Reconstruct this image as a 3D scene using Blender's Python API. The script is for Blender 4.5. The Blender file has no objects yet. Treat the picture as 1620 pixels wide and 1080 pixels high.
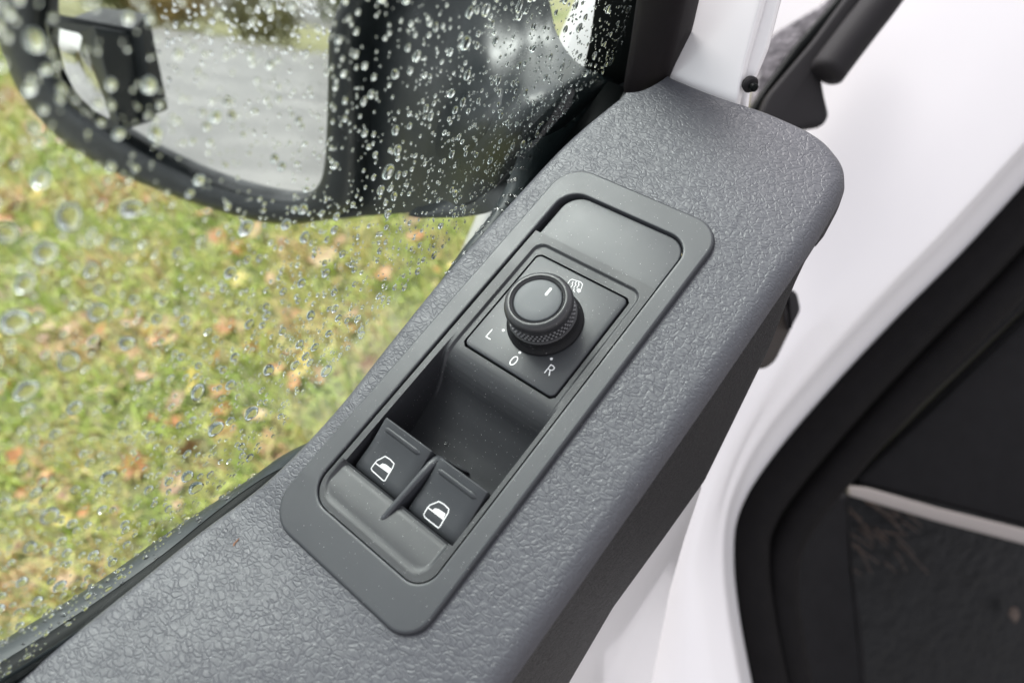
import bpy, bmesh, math, random
import numpy as np
from mathutils import Vector, Matrix
from mathutils.geometry import delaunay_2d_cdt

random.seed(7)
rng = np.random.default_rng(7)
SC = bpy.context.scene
COL = SC.collection

# ---------------------------------------------------------------- frames
# door frame: origin below the lens on the switch bezel's plane, X forward along the door, Y outboard, Z off the trim's top
CX, CY, FP, CH = 810.0, 540.0, 1150.0, 0.21
_R = np.array([[0.6106, -0.7613, -0.2181], [0.7411, 0.4523, 0.4962], [-0.2791, -0.4647, 0.8403]])
_u, _s, _v = np.linalg.svd(_R)
R = _u @ _v
CAM = np.array([0, 0, CH])
def ray(px, py):
    return R.T @ np.array([px - CX, -(py - CY), -FP])
UP = -ray(1060, 1420); UP /= np.linalg.norm(UP)            # true vertical, in door coordinates
XW = np.array([1.0, 0, 0]) - UP * UP[0]; XW /= np.linalg.norm(XW)
YW = np.cross(UP, XW)
M3 = np.stack([XW, YW, UP])                                 # door -> world
GROUND = -1.22
D2W = Matrix([list(M3[i]) + [0] for i in range(3)] + [[0, 0, 0, 1]])

def onp(px, py, p0, n):
    d = ray(px, py); n = np.array(n, float)
    return CAM + d * (np.dot(np.array(p0) - CAM, n) / np.dot(d, n))
def onz(px, py, z): return onp(px, py, (0, 0, z), (0, 0, 1))
def ony(px, py, y): return onp(px, py, (0, y, 0), (0, 1, 0))
def onx(px, py, x): return onp(px, py, (x, 0, 0), (1, 0, 0))
def atd(px, py, dist):
    d = ray(px, py); return CAM + d * (dist / FP)           # dist measured along the view axis
def to_px(p):
    v = R @ (np.array(p, float) - CAM); return (CX + FP * v[0] / -v[2], CY - FP * v[1] / -v[2])

# ---------------------------------------------------------------- camera
cd = bpy.data.cameras.new("camera"); cam = bpy.data.objects.new("camera", cd); COL.objects.link(cam)
m = Matrix.Identity(4)
for i in range(3):
    for j in range(3):
        m[j][i] = R[i][j]
m[0][3], m[1][3], m[2][3] = CAM
cam.matrix_world = D2W @ m
cd.sensor_width = 36.0; cd.lens = 36.0 * FP / 1620.0
cd.clip_start = 0.01; cd.clip_end = 500
cd.dof.use_dof = True; cd.dof.focus_distance = 0.265; cd.dof.aperture_fstop = 8.2; cd.dof.aperture_blades = 0
SC.camera = cam

# ---------------------------------------------------------------- light
SUN_EL, SUN_AZ = math.radians(50), math.radians(62)         # azimuth from +X towards +Y
w = bpy.data.worlds.new("World"); SC.world = w; w.use_nodes = True
nt = w.node_tree; nt.nodes.clear()
sky = nt.nodes.new("ShaderNodeTexSky"); sky.sky_type = 'NISHITA'; sky.sun_disc = False
sky.sun_elevation = SUN_EL; sky.sun_rotation = math.radians(90) - SUN_AZ
sky.air_density = 1.0; sky.dust_density = 2.0; sky.ozone_density = 1.0
hs = nt.nodes.new("ShaderNodeHueSaturation"); hs.inputs['Saturation'].default_value = 0.13
bg = nt.nodes.new("ShaderNodeBackground"); bg.inputs['Strength'].default_value = 0.118
wo = nt.nodes.new("ShaderNodeOutputWorld")
nt.links.new(sky.outputs[0], hs.inputs['Color']); tn = nt.nodes.new('ShaderNodeMix'); tn.data_type = 'RGBA'; tn.blend_type = 'MULTIPLY'; tn.inputs[0].default_value = 1; tn.inputs[7].default_value = (1.0, 0.965, 0.985, 1)
nt.links.new(hs.outputs[0], tn.inputs[6]); nt.links.new(tn.outputs[2], bg.inputs[0]); nt.links.new(bg.outputs[0], wo.inputs[0])
ld = bpy.data.lights.new("sun", 'SUN'); ld.energy = 1.5; ld.angle = math.radians(28); ld.color = (1, 0.975, 0.95)
sun = bpy.data.objects.new("sun", ld); COL.objects.link(sun)
sdir = Vector((math.cos(SUN_EL) * math.cos(SUN_AZ), math.cos(SUN_EL) * math.sin(SUN_AZ), math.sin(SUN_EL)))
sun.rotation_euler = sdir.to_track_quat('Z', 'Y').to_euler()
SC.view_settings.view_transform = 'Standard'; SC.view_settings.look = 'None'
SC.view_settings.exposure = 1.57; SC.view_settings.gamma = 1
SC.render.engine = 'CYCLES'
SC.cycles.use_denoising = True
SC.cycles.max_bounces = 14; SC.cycles.transmission_bounces = 12; SC.cycles.transparent_max_bounces = 16
SC.cycles.caustics_reflective = False; SC.cycles.caustics_refractive = False

# ---------------------------------------------------------------- materials
def mat(name, col, rough=0.5, metal=0.0, spec=0.5, bump=None, speck=0.0, var=0.0, varscale=60, coat=0.0, roughvar=0.0):
    """bump: list of (kind, scale, strength distance)"""
    mt = bpy.data.materials.new(name); mt.use_nodes = True
    t = mt.node_tree; N = t.nodes; L = t.links
    b = N['Principled BSDF']
    b.inputs['Base Color'].default_value = (*col, 1); b.inputs['Roughness'].default_value = rough
    b.inputs['Metallic'].default_value = metal; b.inputs['Specular IOR Level'].default_value = spec
    b.inputs['Coat Weight'].default_value = coat
    tc = N.new('ShaderNodeTexCoord')
    out = None
    def noise(scale, detail=3, rough_=0.5):
        n = N.new('ShaderNodeTexNoise'); n.inputs['Scale'].default_value = scale
        n.inputs['Detail'].default_value = detail; n.inputs['Roughness'].default_value = rough_
        L.new(tc.outputs['Object'], n.inputs['Vector']); return n
    colsock = None
    if var > 0:
        n = noise(varscale, 5, 0.6); mr = N.new('ShaderNodeMapRange')
        mr.inputs['From Min'].default_value = 0.3; mr.inputs['From Max'].default_value = 0.7
        mr.inputs['To Min'].default_value = 1 - var; mr.inputs['To Max'].default_value = 1 + var
        L.new(n.outputs[0], mr.inputs[0])
        v = N.new('ShaderNodeVectorMath'); v.operation = 'SCALE'; v.inputs[0].default_value = col
        L.new(mr.outputs[0], v.inputs['Scale']); colsock = v.outputs[0]
    if speck > 0:
        # dust: tiny pale specks, some places dustier than others
        vo = N.new('ShaderNodeTexVoronoi'); vo.inputs['Scale'].default_value = 1300
        L.new(tc.outputs['Object'], vo.inputs['Vector'])
        sx = N.new('ShaderNodeSeparateColor'); L.new(vo.outputs['Color'], sx.inputs[0])
        a = N.new('ShaderNodeMath'); a.operation = 'LESS_THAN'; L.new(vo.outputs['Distance'], a.inputs[0]); a.inputs[1].default_value = 0.15
        c = N.new('ShaderNodeMath'); c.operation = 'GREATER_THAN'; L.new(sx.outputs[0], c.inputs[0]); c.inputs[1].default_value = 1 - 0.10 * speck
        e = N.new('ShaderNodeMath'); e.operation = 'MULTIPLY'; L.new(a.outputs[0], e.inputs[0]); L.new(c.outputs[0], e.inputs[1])
        g = N.new('ShaderNodeMath'); g.operation = 'MULTIPLY'; L.new(e.outputs[0], g.inputs[0]); L.new(sx.outputs[1], g.inputs[1])
        mx = N.new('ShaderNodeMix'); mx.data_type = 'RGBA'
        L.new(g.outputs[0], mx.inputs[0])
        mx.inputs[6].default_value = (*col, 1)
        if colsock: L.new(colsock, mx.inputs[6])
        mx.inputs[7].default_value = (0.42, 0.42, 0.41, 1)
        colsock = mx.outputs[2]
    if colsock: L.new(colsock, b.inputs['Base Color'])
    if roughvar > 0:
        n = noise(35, 5, 0.65); mr = N.new('ShaderNodeMapRange')
        mr.inputs['From Min'].default_value = 0.3; mr.inputs['From Max'].default_value = 0.7
        mr.inputs['To Min'].default_value = rough - roughvar; mr.inputs['To Max'].default_value = rough + roughvar
        L.new(n.outputs[0], mr.inputs[0]); L.new(mr.outputs[0], b.inputs['Roughness'])
    prev = None
    for kind, scale, dist in (bump or []):
        bp = N.new('ShaderNodeBump'); bp.inputs['Distance'].default_value = dist; bp.inputs['Strength'].default_value = 1.0
        if kind == 'noise':
            L.new(noise(scale, 4, 0.6).outputs[0], bp.inputs['Height'])
        elif kind == 'soft':
            L.new(noise(scale, 1, 0.4).outputs[0], bp.inputs['Height'])
        elif kind == 'grain':
            # leather grain: irregular pebbles divided by fine creases
            wn = noise(scale * 0.55, 1, 0.5); wv = N.new('ShaderNodeVectorMath'); wv.operation = 'SCALE'
            wv.inputs['Scale'].default_value = 1.6 / scale
            L.new(wn.outputs[1], wv.inputs[0])
            mp_ = N.new('ShaderNodeMapping'); mp_.inputs['Scale'].default_value = (1.2, 0.75, 1.0); L.new(tc.outputs['Object'], mp_.inputs[0])
            ad = N.new('ShaderNodeVectorMath'); L.new(mp_.outputs[0], ad.inputs[0]); L.new(wv.outputs[0], ad.inputs[1])
            vo = N.new('ShaderNodeTexVoronoi'); vo.feature = 'DISTANCE_TO_EDGE'; vo.inputs['Scale'].default_value = scale
            L.new(ad.outputs[0], vo.inputs['Vector'])
            mr = N.new('ShaderNodeMapRange'); mr.interpolation_type = 'SMOOTHSTEP'
            mr.inputs['From Max'].default_value = 0.20
            L.new(vo.outputs['Distance'], mr.inputs[0])
            n2 = noise(scale * 0.4, 1, 0.5); m2 = N.new('ShaderNodeMapRange')
            m2.inputs['From Min'].default_value = 0.42; m2.inputs['From Max'].default_value = 0.58
            m2.inputs['To Min'].default_value = 0.65; m2.inputs['To Max'].default_value = 1
            L.new(n2.outputs[0], m2.inputs[0])
            mu = N.new('ShaderNodeMath'); mu.operation = 'MULTIPLY'; L.new(mr.outputs[0], mu.inputs[0]); L.new(m2.outputs[0], mu.inputs[1])
            L.new(mu.outputs[0], bp.inputs['Height'])
        if prev: L.new(prev.outputs[0], bp.inputs['Normal'])
        prev = bp
    if prev: L.new(prev.outputs[0], b.inputs['Normal'])
    return mt

M = {}
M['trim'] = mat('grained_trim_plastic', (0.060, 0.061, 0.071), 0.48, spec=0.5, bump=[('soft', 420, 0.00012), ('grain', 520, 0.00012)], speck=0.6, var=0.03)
M['side'] = mat('coarse_shaded_trim_plastic', (0.012, 0.0118, 0.0132), 0.50, spec=0.35, bump=[('soft', 550, 0.0004), ('grain', 650, 0.0004)], speck=0.8, var=0.1)  # colour darkened to hold the shade the cab would cast on the side
M['bezel'] = mat('satin_bezel_plastic', (0.031, 0.033, 0.038), 0.45, bump=[('noise', 2800, 0.000012)], speck=1.6, var=0.05, roughvar=0.04)
M['tray'] = mat('matt_tray_plastic', (0.021, 0.022, 0.025), 0.48, bump=[('noise', 2200, 0.00002)], speck=2.4, var=0.08, roughvar=0.05)
M['button'] = mat('button_plastic', (0.027, 0.029, 0.033), 0.44, bump=[('noise', 3000, 0.000006)], speck=1.0, var=0.04)
M['knob'] = mat('knob_plastic', (0.024, 0.024, 0.026), 0.36, bump=[('noise', 3000, 0.000006)], speck=1.0, var=0.04, roughvar=0.04)
M['knobface'] = mat('knob_face_plastic', (0.055, 0.060, 0.066), 0.5, speck=0.6)
M['dark'] = mat('dark_plastic', (0.006, 0.006, 0.007), 0.6, spec=0.25, speck=2.0, bump=[('noise', 1500, 0.00003)])
M['print'] = mat('white_print', (0.80, 0.80, 0.80), 0.5)
M['rubber'] = mat('black_rubber', (0.003, 0.004, 0.004), 0.5, spec=0.1, var=0.2)
M['pillar'] = mat('pillar_trim', (0.011, 0.0085, 0.0095), 0.6, spec=0.25, bump=[('noise', 900, 0.00005)], var=0.15)
M['white'] = mat('white_paint', (0.80, 0.785, 0.79), 0.28, coat=0.35, spec=0.5, var=0.015, varscale=4)
M['housing'] = mat('mirror_housing_plastic', (0.010, 0.0125, 0.014), 0.36, spec=0.4, bump=[('noise', 900, 0.00006)], var=0.15, roughvar=0.12)
M['wet'] = mat('wet_belt_plastic', (0.013, 0.018, 0.020), 0.42, spec=0.3, bump=[('noise', 300, 0.00015)], var=0.1)
M['flap'] = mat('grey_rubber_flap', (0.014, 0.013, 0.0145), 0.7, spec=0.22, var=0.1)
M['cowl'] = mat('wet_grey_cowl', (0.17, 0.16, 0.17), 0.35, bump=[('noise', 160, 0.002)], var=0.45, varscale=110)
M['strap'] = mat('brown_grey_plastic', (0.030, 0.025, 0.022), 0.5, spec=0.3, var=0.15)
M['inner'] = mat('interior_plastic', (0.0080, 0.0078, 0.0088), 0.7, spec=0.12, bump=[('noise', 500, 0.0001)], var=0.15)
M['innerseal'] = mat('body_seal_rubber', (0.005, 0.0045, 0.005), 0.6, spec=0.10, var=0.2)
M['studs'] = mat('worn_grip_plastic', (0.22, 0.22, 0.225), 0.35)
M['strip'] = mat('shaded_sill_white', (0.22, 0.20, 0.19), 0.5)  # white strip's colour toned down to carry its shade
M['stain'] = mat('rust_smear', (0.20, 0.085, 0.04), 0.55)

def glass_mat():
    mt = bpy.data.materials.new('window_glass'); mt.use_nodes = True
    N = mt.node_tree.nodes; L = mt.node_tree.links; N.clear()
    o = N.new('ShaderNodeOutputMaterial'); mx = N.new('ShaderNodeMixShader'); tr = N.new('ShaderNodeBsdfTransparent')
    gl = N.new('ShaderNodeBsdfGlossy'); lw = N.new('ShaderNodeLayerWeight'); pw = N.new('ShaderNodeMath'); pw.operation = 'POWER'
    pw.inputs[1].default_value = 5; fr = N.new('ShaderNodeMath'); fr.operation = 'MULTIPLY_ADD'; fr.inputs[1].default_value = 0.35; fr.inputs[2].default_value = 0.004
    tr.inputs[0].default_value = (0.93, 0.975, 0.955, 1); gl.inputs['Roughness'].default_value = 0.0
    L.new(lw.outputs['Facing'], pw.inputs[0]); L.new(pw.outputs[0], fr.inputs[0])
    L.new(fr.outputs[0], mx.inputs[0]); L.new(tr.outputs[0], mx.inputs[1]); L.new(gl.outputs[0], mx.inputs[2]); L.new(mx.outputs[0], o.inputs[0])
    return mt
M['glass'] = glass_mat()
def water_mat():
    mt = bpy.data.materials.new('rain_water'); mt.use_nodes = True
    N = mt.node_tree.nodes; L = mt.node_tree.links; N.clear()
    o = N.new('ShaderNodeOutputMaterial'); g = N.new('ShaderNodeBsdfGlass'); g.inputs['IOR'].default_value = 1.333; g.inputs['Roughness'].default_value = 0.0
    L.new(g.outputs[0], o.inputs[0]); return mt
M['water'] = water_mat()
def mirror_mat():
    mt = mat('mirror_silver', (0.86, 0.85, 0.83), 0.03, metal=1.0, bump=[('noise', 60, 0.00004)])
    return mt
M['mirror'] = mirror_mat()

# ---------------------------------------------------------------- object helpers (all coordinates in the door frame)
def thing(name, label, cat, at=(0, 0, 0), group=None):
    o = bpy.data.objects.new(name, None); o.empty_display_size = 0.01; COL.objects.link(o)
    o.matrix_world = D2W @ Matrix.Translation(Vector(at)); o['label'] = label; o['category'] = cat
    if group: o['group'] = group
    o['_at'] = list(at)
    return o
def shade(me, angle=38):
    for p in me.polygons: p.use_smooth = True
    try: me.set_sharp_from_angle(angle=math.radians(angle))
    except Exception: pass
def build(name, V, F, mt, parent=None, at=None, label=None, cat=None, group=None, kind=None, angle=38, world=False):
    V = np.asarray([tuple(v) for v in V], float)
    if parent is not None:
        r = parent
        while r.parent: r = r.parent
        base = np.array(r['_at'])
    elif at is not None: base = np.array(at, float)
    else: base = np.zeros(3) if world else V.mean(0)
    me = bpy.data.meshes.new(name); me.from_pydata([tuple(v) for v in (V - base)], [], [tuple(int(i) for i in f) for f in F]); me.update()
    bm = bmesh.new(); bm.from_mesh(me); bmesh.ops.recalc_face_normals(bm, faces=bm.faces); bm.to_mesh(me); bm.free()
    shade(me, angle)
    if mt: me.materials.append(M[mt] if isinstance(mt, str) else mt)
    o = bpy.data.objects.new(name, me); COL.objects.link(o)
    if parent is not None: o.parent = parent
    elif world: o.matrix_world = Matrix.Translation(Vector(base))
    else: o.matrix_world = D2W @ Matrix.Translation(Vector(base))
    if label: o['label'] = label
    if cat: o['category'] = cat
    if group: o['group'] = group
    if kind: o['kind'] = kind
    return o
class MB:
    def __init__(s): s.V = []; s.F = []
    def add(s, V, F):
        n = len(s.V); s.V += [tuple(v) for v in V]; s.F += [tuple(i + n for i in f) for f in F]; return s
def loft(rings, closed=True, cap0=False, cap1=False):
    n = len(rings[0]); V = [tuple(p) for r in rings for p in r]; F = []
    for i in range(len(rings) - 1):
        for j in range(n if closed else n - 1):
            k = (j + 1) % n
            F.append((i * n + j, i * n + k, (i + 1) * n + k, (i + 1) * n + j))
    if cap0: F.append(tuple(range(n)))
    if cap1: F.append(tuple((len(rings) - 1) * n + j for j in range(n)))
    return V, F
def rrect(x0, x1, y0, y1, r, seg=8):
    if not isinstance(r, (list, tuple)): r = [r] * 4        # (x1y1, x0y1, x0y0, x1y0)
    out = []
    for (cx, cy, a0), q in zip(((x1, y1, 0), (x0, y1, 90), (x0, y0, 180), (x1, y0, 270)), r):
        sx = -1 if cx == x1 else 1; sy = -1 if cy == y1 else 1
        for i in range(seg + 1):
            a = math.radians(a0 + 90 * i / seg)
            out.append((cx + sx * q + q * math.cos(a), cy + sy * q + q * math.sin(a)))
    return out
def insetr(x0, x1, y0, y1, r, d, seg=8):
    rr = [max(0.00005, q - d) for q in (r if isinstance(r, (list, tuple)) else [r] * 4)]
    return rrect(x0 + d, x1 - d, y0 + d, y1 - d, rr, seg)
def ring3(r2, z): return [(x, y, z) for x, y in r2]
def tube(pts, rad, seg=12, cap=True):
    pts = [np.array(p, float) for p in pts]; rings = []
    rad = rad if hasattr(rad, '__len__') else [rad] * len(pts)
    ref = None
    for i, p in enumerate(pts):
        t = pts[min(i + 1, len(pts) - 1)] - pts[max(i - 1, 0)]; t /= np.linalg.norm(t)
        if ref is None:
            ref = np.cross(t, [0, 0, 1.0]);
            if np.linalg.norm(ref) < 1e-3: ref = np.cross(t, [0, 1.0, 0])
        a = ref - t * (ref @ t); a /= np.linalg.norm(a); ref = a; b = np.cross(t, a)
        rings.append([p + rad[i] * (a * math.cos(k * 2 * math.pi / seg) + b * math.sin(k * 2 * math.pi / seg)) for k in range(seg)])
    return loft(rings, True, cap, cap)
def spline(pts, n):
    P = np.array(pts, float); m_ = len(P); out = []
    for k in range(n):
        u = k * (m_ - 1) / (n - 1); i = min(int(u), m_ - 2); t = u - i
        p0 = P[max(i - 1, 0)]; p1 = P[i]; p2 = P[i + 1]; p3 = P[min(i + 2, m_ - 1)]
        out.append(0.5 * (2 * p1 + (p2 - p0) * t + (2 * p0 - 5 * p1 + 4 * p2 - p3) * t * t + (3 * p1 - p0 - 3 * p2 + p3) * t ** 3))
    return np.array(out)
def roundpoly(pts, r, seg=5):
    out = []; n = len(pts)
    rs = r if hasattr(r, '__len__') else [r] * n
    for i in range(n):
        p = np.array(pts[i], float); a = np.array(pts[i - 1], float) - p; b = np.array(pts[(i + 1) % n], float) - p
        la, lb = np.linalg.norm(a), np.linalg.norm(b); q = min(rs[i], la * 0.45, lb * 0.45)
        A = p + a / la * q; B = p + b / lb * q
        for k in range(seg + 1):
            t = k / seg; out.append((1 - t) ** 2 * A + 2 * t * (1 - t) * p + t * t * B)
    return out
def slab(poly, thick, bev=0.001, nrm=None):
    """closed polygon of 3D points -> plate with rounded front rim; thickness runs away from the lens"""
    P = np.array(poly, float); c = P.mean(0)
    if nrm is None:
        nrm = np.zeros(3)
        for i in range(len(P)): nrm += np.cross(P[i] - c, P[(i + 1) % len(P)] - c)
    nrm = np.array(nrm, float); nrm /= np.linalg.norm(nrm)
    if nrm @ (CAM - c) < 0: nrm = -nrm
    rings = []
    n = len(P)
    nin = []
    for i in range(n):
        t = P[(i + 1) % n] - P[i - 1]; t /= np.linalg.norm(t) + 1e-12
        v = np.cross(nrm, t); nin.append(v)
    nin = np.array(nin)
    area = sum(np.cross(P[i] - c, P[(i + 1) % n] - c) @ nrm for i in range(n))
    if area < 0: nin = -nin
    for k in range(5):
        a = k / 4 * math.pi / 2
        rings.append(P + nin * bev * (1 - math.cos(a)) * 1.0 - nrm * bev * (1 - math.sin(a)))
    rings = [P - nrm * thick] + rings
    return loft(rings, True, True, True)

# ================================================================ panel surface
def smooth(t):
    t = np.clip(t, 0, 1); return t * t * (3 - 2 * t)
def zp(x, y):
    x = np.asarray(x, float); y = np.asarray(y, float)
    t = -(x + 0.030); ramp = 0.33 * (t + np.sqrt(t * t + 0.008 ** 2)) / 2
    fade = smooth((y - 0.045) / 0.09)
    z = -0.0013 + (ramp - 0.0004) * (0.25 + 0.75 * fade)
    z = z - 0.0012 * ((y - 0.11) / 0.05) ** 2 * (y < 0.11) - 0.03 * np.clip(x - 0.15, 0, 1)
    return z
def onpanel(px, py):
    z = 0.0
    for _ in range(30):
        p = onz(px, py, z); z = 0.5 * z + 0.5 * float(zp(p[0], p[1]))
    return p
outb = [(-140, 1160), (-40, 1104), (60, 1036), (200, 925), (330, 822), (440, 735), (530, 640), (610, 540), (700, 430), (800, 320), (900, 215), (985, 145)]
frnt = [(1012, 143), (1038, 131), (1057, 118), (1105, 138), (1148, 154), (1210, 174), (1275, 202)]
crn = [(1310, 222), (1333, 246), (1340, 272), (1334, 300)]
OUT = []
for p in spline([onpanel(*q)[:2] for q in outb], 90): OUT.append((p[0], p[1], 0.0045))
for p in spline([onpanel(*q)[:2] for q in [outb[-1]] + frnt[:3]], 16)[1:]: OUT.append((p[0], p[1], 0.0012))
for p in spline([onpanel(*q)[:2] for q in frnt[2:]], 24)[1:]: OUT.append((p[0], p[1], 0.0025))
inb = [onpanel(*q)[:2] for q in crn] + [np.array((0.160, 0.0525)), np.array((0.130, 0.0520)), np.array((0.08, 0.0515)), np.array((0.02, 0.0515)), np.array((-0.06, 0.0515)), np.array((-0.16, 0.0515))]
k0 = len(OUT)
cs = spline([onpanel(*frnt[-1])[:2]] + inb, 130)[1:]
for i, p in enumerate(cs): OUT.append((p[0], p[1], 0.0025 + 0.0032 * float(smooth(np.array(i / 22)))))
OUT = np.array(OUT)
# even resample
def resample(P, step):
    d = np.concatenate([[0], np.cumsum(np.linalg.norm(np.diff(P[:, :2], axis=0), axis=1))])
    s = np.arange(0, d[-1], step); return np.stack([np.interp(s, d, P[:, i]) for i in range(P.shape[1])], 1)
OUT = resample(OUT, 0.0014)
NO = len(OUT)
T = np.gradient(OUT[:, :2], axis=0); T /= np.linalg.norm(T, axis=1)[:, None]
NI = np.stack([T[:, 1], -T[:, 0]], 1)                        # inward: outline runs clockwise
if np.dot(NI[20], np.array([0, -1])) < 0: NI = -NI
def dist_out(P):
    P = np.asarray(P); D = np.full(len(P), 9.0); I = np.zeros(len(P), int)
    for s in range(0, len(P), 2000):
        q = P[s:s + 2000]; dd = np.linalg.norm(q[:, None, :] - OUT[None, :, :2], axis=2)
        D[s:s + 2000] = dd.min(1); I[s:s + 2000] = dd.argmin(1)
    return D, I
coords = [tuple(p[:2]) for p in OUT]; edges = [(i, (i + 1)) for i in range(NO - 1)] + [(NO - 1, 0)]
for fr_ in (0.06, 0.16, 0.32, 0.55, 0.8, 1.02):
    P = OUT[:, :2] + NI * (OUT[:, 2] * fr_)[:, None]
    D, I = dist_out(P); ok = D > OUT[:, 2] * fr_ * 0.97
    coords += [tuple(p) for p in P[ok][::1 if fr_ < .9 else 2]]
gx, gy = np.meshgrid(np.arange(-0.17, 0.21, 0.0030), np.arange(0.045, 0.20, 0.0030))
G = np.stack([gx.ravel() + (gy.ravel() / 0.003 % 2) * 0.0007, gy.ravel()], 1)
D, I = dist_out(G); ok = D > OUT[I, 2] * 1.02 + 0.0015
inside = ((G[:, None, :] - OUT[None, I[:1], :2]) * 0).sum() == 0
def inpoly(P, poly):
    x, y = P[:, 0], P[:, 1]; c = np.zeros(len(P), bool); n = len(poly)
    for i in range(n):
        x0, y0 = poly[i]; x1, y1 = poly[i - 1]
        k = ((y0 > y) != (y1 > y)) & (x < (x1 - x0) * (y - y0) / (y1 - y0 + 1e-15) + x0); c ^= k
    return c
ok &= inpoly(G, OUT[:, :2])
coords += [tuple(p) for p in G[ok]]
vo, eo, fo, _, _, _ = delaunay_2d_cdt([Vector(c) for c in coords], edges, [], 1, 1e-7)
V2 = np.array([tuple(v) for v in vo]); Fc = np.array([V2[list(f)].mean(0) for f in fo])
keep = ~((Fc[:, 0] > -0.0150) & (Fc[:, 0] < 0.1380) & (Fc[:, 1] > 0.0830) & (Fc[:, 1] < 0.1425)) & inpoly(Fc, OUT[:, :2])
D, I = dist_out(V2)
rr = OUT[I, 2]; dd = np.minimum(D, rr)
ztop = zp(V2[:, 0], V2[:, 1]) - (rr - np.sqrt(np.maximum(rr ** 2 - (rr - dd) ** 2, 0)))
door = thing('door_trim_panel', 'dark grey leather-grained plastic door trim along the bottom of the wet window', 'door trim', (0.06, 0.10, -0.06))
Vt = np.column_stack([V2, ztop])
build('trim_top', Vt, [f for f, k in zip(fo, keep) if k], 'trim', door, angle=180)
# side below the rolled edge
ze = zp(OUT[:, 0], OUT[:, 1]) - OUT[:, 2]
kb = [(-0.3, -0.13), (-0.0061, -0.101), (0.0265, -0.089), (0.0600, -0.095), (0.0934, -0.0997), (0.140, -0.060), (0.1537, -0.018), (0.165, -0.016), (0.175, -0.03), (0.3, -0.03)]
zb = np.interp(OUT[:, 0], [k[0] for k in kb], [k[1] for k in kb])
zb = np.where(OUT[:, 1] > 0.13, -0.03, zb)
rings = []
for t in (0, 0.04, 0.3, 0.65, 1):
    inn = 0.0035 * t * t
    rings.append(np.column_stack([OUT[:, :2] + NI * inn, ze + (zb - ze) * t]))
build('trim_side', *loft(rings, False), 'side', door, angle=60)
# smooth tongue at the front end, lower than the grained top
tp = [onz(*q, -0.0125) for q in [(1052, 126), (1063, 111), (1095, 117), (1130, 126), (1143, 134), (1147, 158), (1110, 170), (1060, 160)]]
build('end_tongue', *slab(roundpoly(tp, 0.003), 0.010, 0.0012, (0, 0, 1)), 'bezel', door, label='smooth tongue at the front end of the trim')

# ================================================================ switch bezel
BX0, BX1, BY0, BY1 = -0.0246, 0.1455, 0.0785, 0.1472
OX0, OX1, OY0, OY1 = -0.0114, 0.1348, 0.0856, 0.1396
BR = [0.012, 0.0125, 0.0095, 0.0115]; OR_ = [0.0085, 0.0095, 0.0075, 0.0085]
bez = thing('switch_bezel', 'satin charcoal rectangular bezel let into the grained door trim round the switches', 'bezel', (0.06, 0.113, -0.004))
S = 10
rings = [ring3(insetr(BX0, BX1, BY0, BY1, BR, -0.0006, S), -0.0048), ring3(insetr(BX0, BX1, BY0, BY1, BR, -0.0003, S), -0.0016)]
for k in range(1, 6):
    a = k / 5 * math.pi / 2; r_ = 0.0009
    rings.append(ring3(insetr(BX0, BX1, BY0, BY1, BR, r_ * (1 - math.cos(a)), S), -r_ + r_ * math.sin(a)))
rings.append(ring3(insetr(BX0, BX1, BY0, BY1, BR, 0.0011, S), 0.0))
rings.append(ring3(insetr(BX0, BX1, BY0, BY1, BR, 0.004, S), 0.0))
rings.append(ring3(insetr(OX0, OX1, OY0, OY1, OR_, -0.0010, S), 0.0)); rings.append(ring3(insetr(OX0, OX1, OY0, OY1, OR_, -0.0004, S), 0.0))
rings.append(ring3(insetr(OX0, OX1, OY0, OY1, OR_, -0.00018, S), -0.00012))
rings.append(ring3(insetr(OX0, OX1, OY0, OY1, OR_, 0.0, S), -0.0005))
rings.append(ring3(insetr(OX0, OX1, OY0, OY1, OR_, 0.0, S), -0.006))
build('flange', *loft(rings), 'bezel', bez, angle=50)
# blank cover at the front, sunk below the flange
rings = [ring3(rrect(0.1126, 0.1345, 0.0862, 0.1373, [0.008, 0.0004, 0.0004, 0.008], S), -0.006),
         ring3(rrect(0.1126, 0.1345, 0.0862, 0.1373, [0.008, 0.0004, 0.0004, 0.008], S), -0.0016),
         ring3(insetr(0.1126, 0.1343, 0.0862, 0.1372, [0.008, 0.0004, 0.0004, 0.008], 0.0003, S), -0.0013), ring3(insetr(0.1126, 0.1345, 0.0862, 0.1373, [0.008, 0.0004, 0.0004, 0.008], 0.0006, S), -0.00128)]
V, F = loft(rings, True, False, True); 
build('blank_cover', V, F, 'bezel', bez, label='plain recessed blank cover beyond the mirror control')
# floor under everything so the gaps are closed
build('backing', *slab([(OX0 - .003, OY0 - .003, -0.0245), (OX1 + .003, OY0 - .003, -0.0245), (OX1 + .003, OY1 + .003, -0.0245), (OX0 - .003, OY1 + .003, -0.0245)], 0.002, 0.0003, (0, 0, 1)), 'dark', bez)
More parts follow.
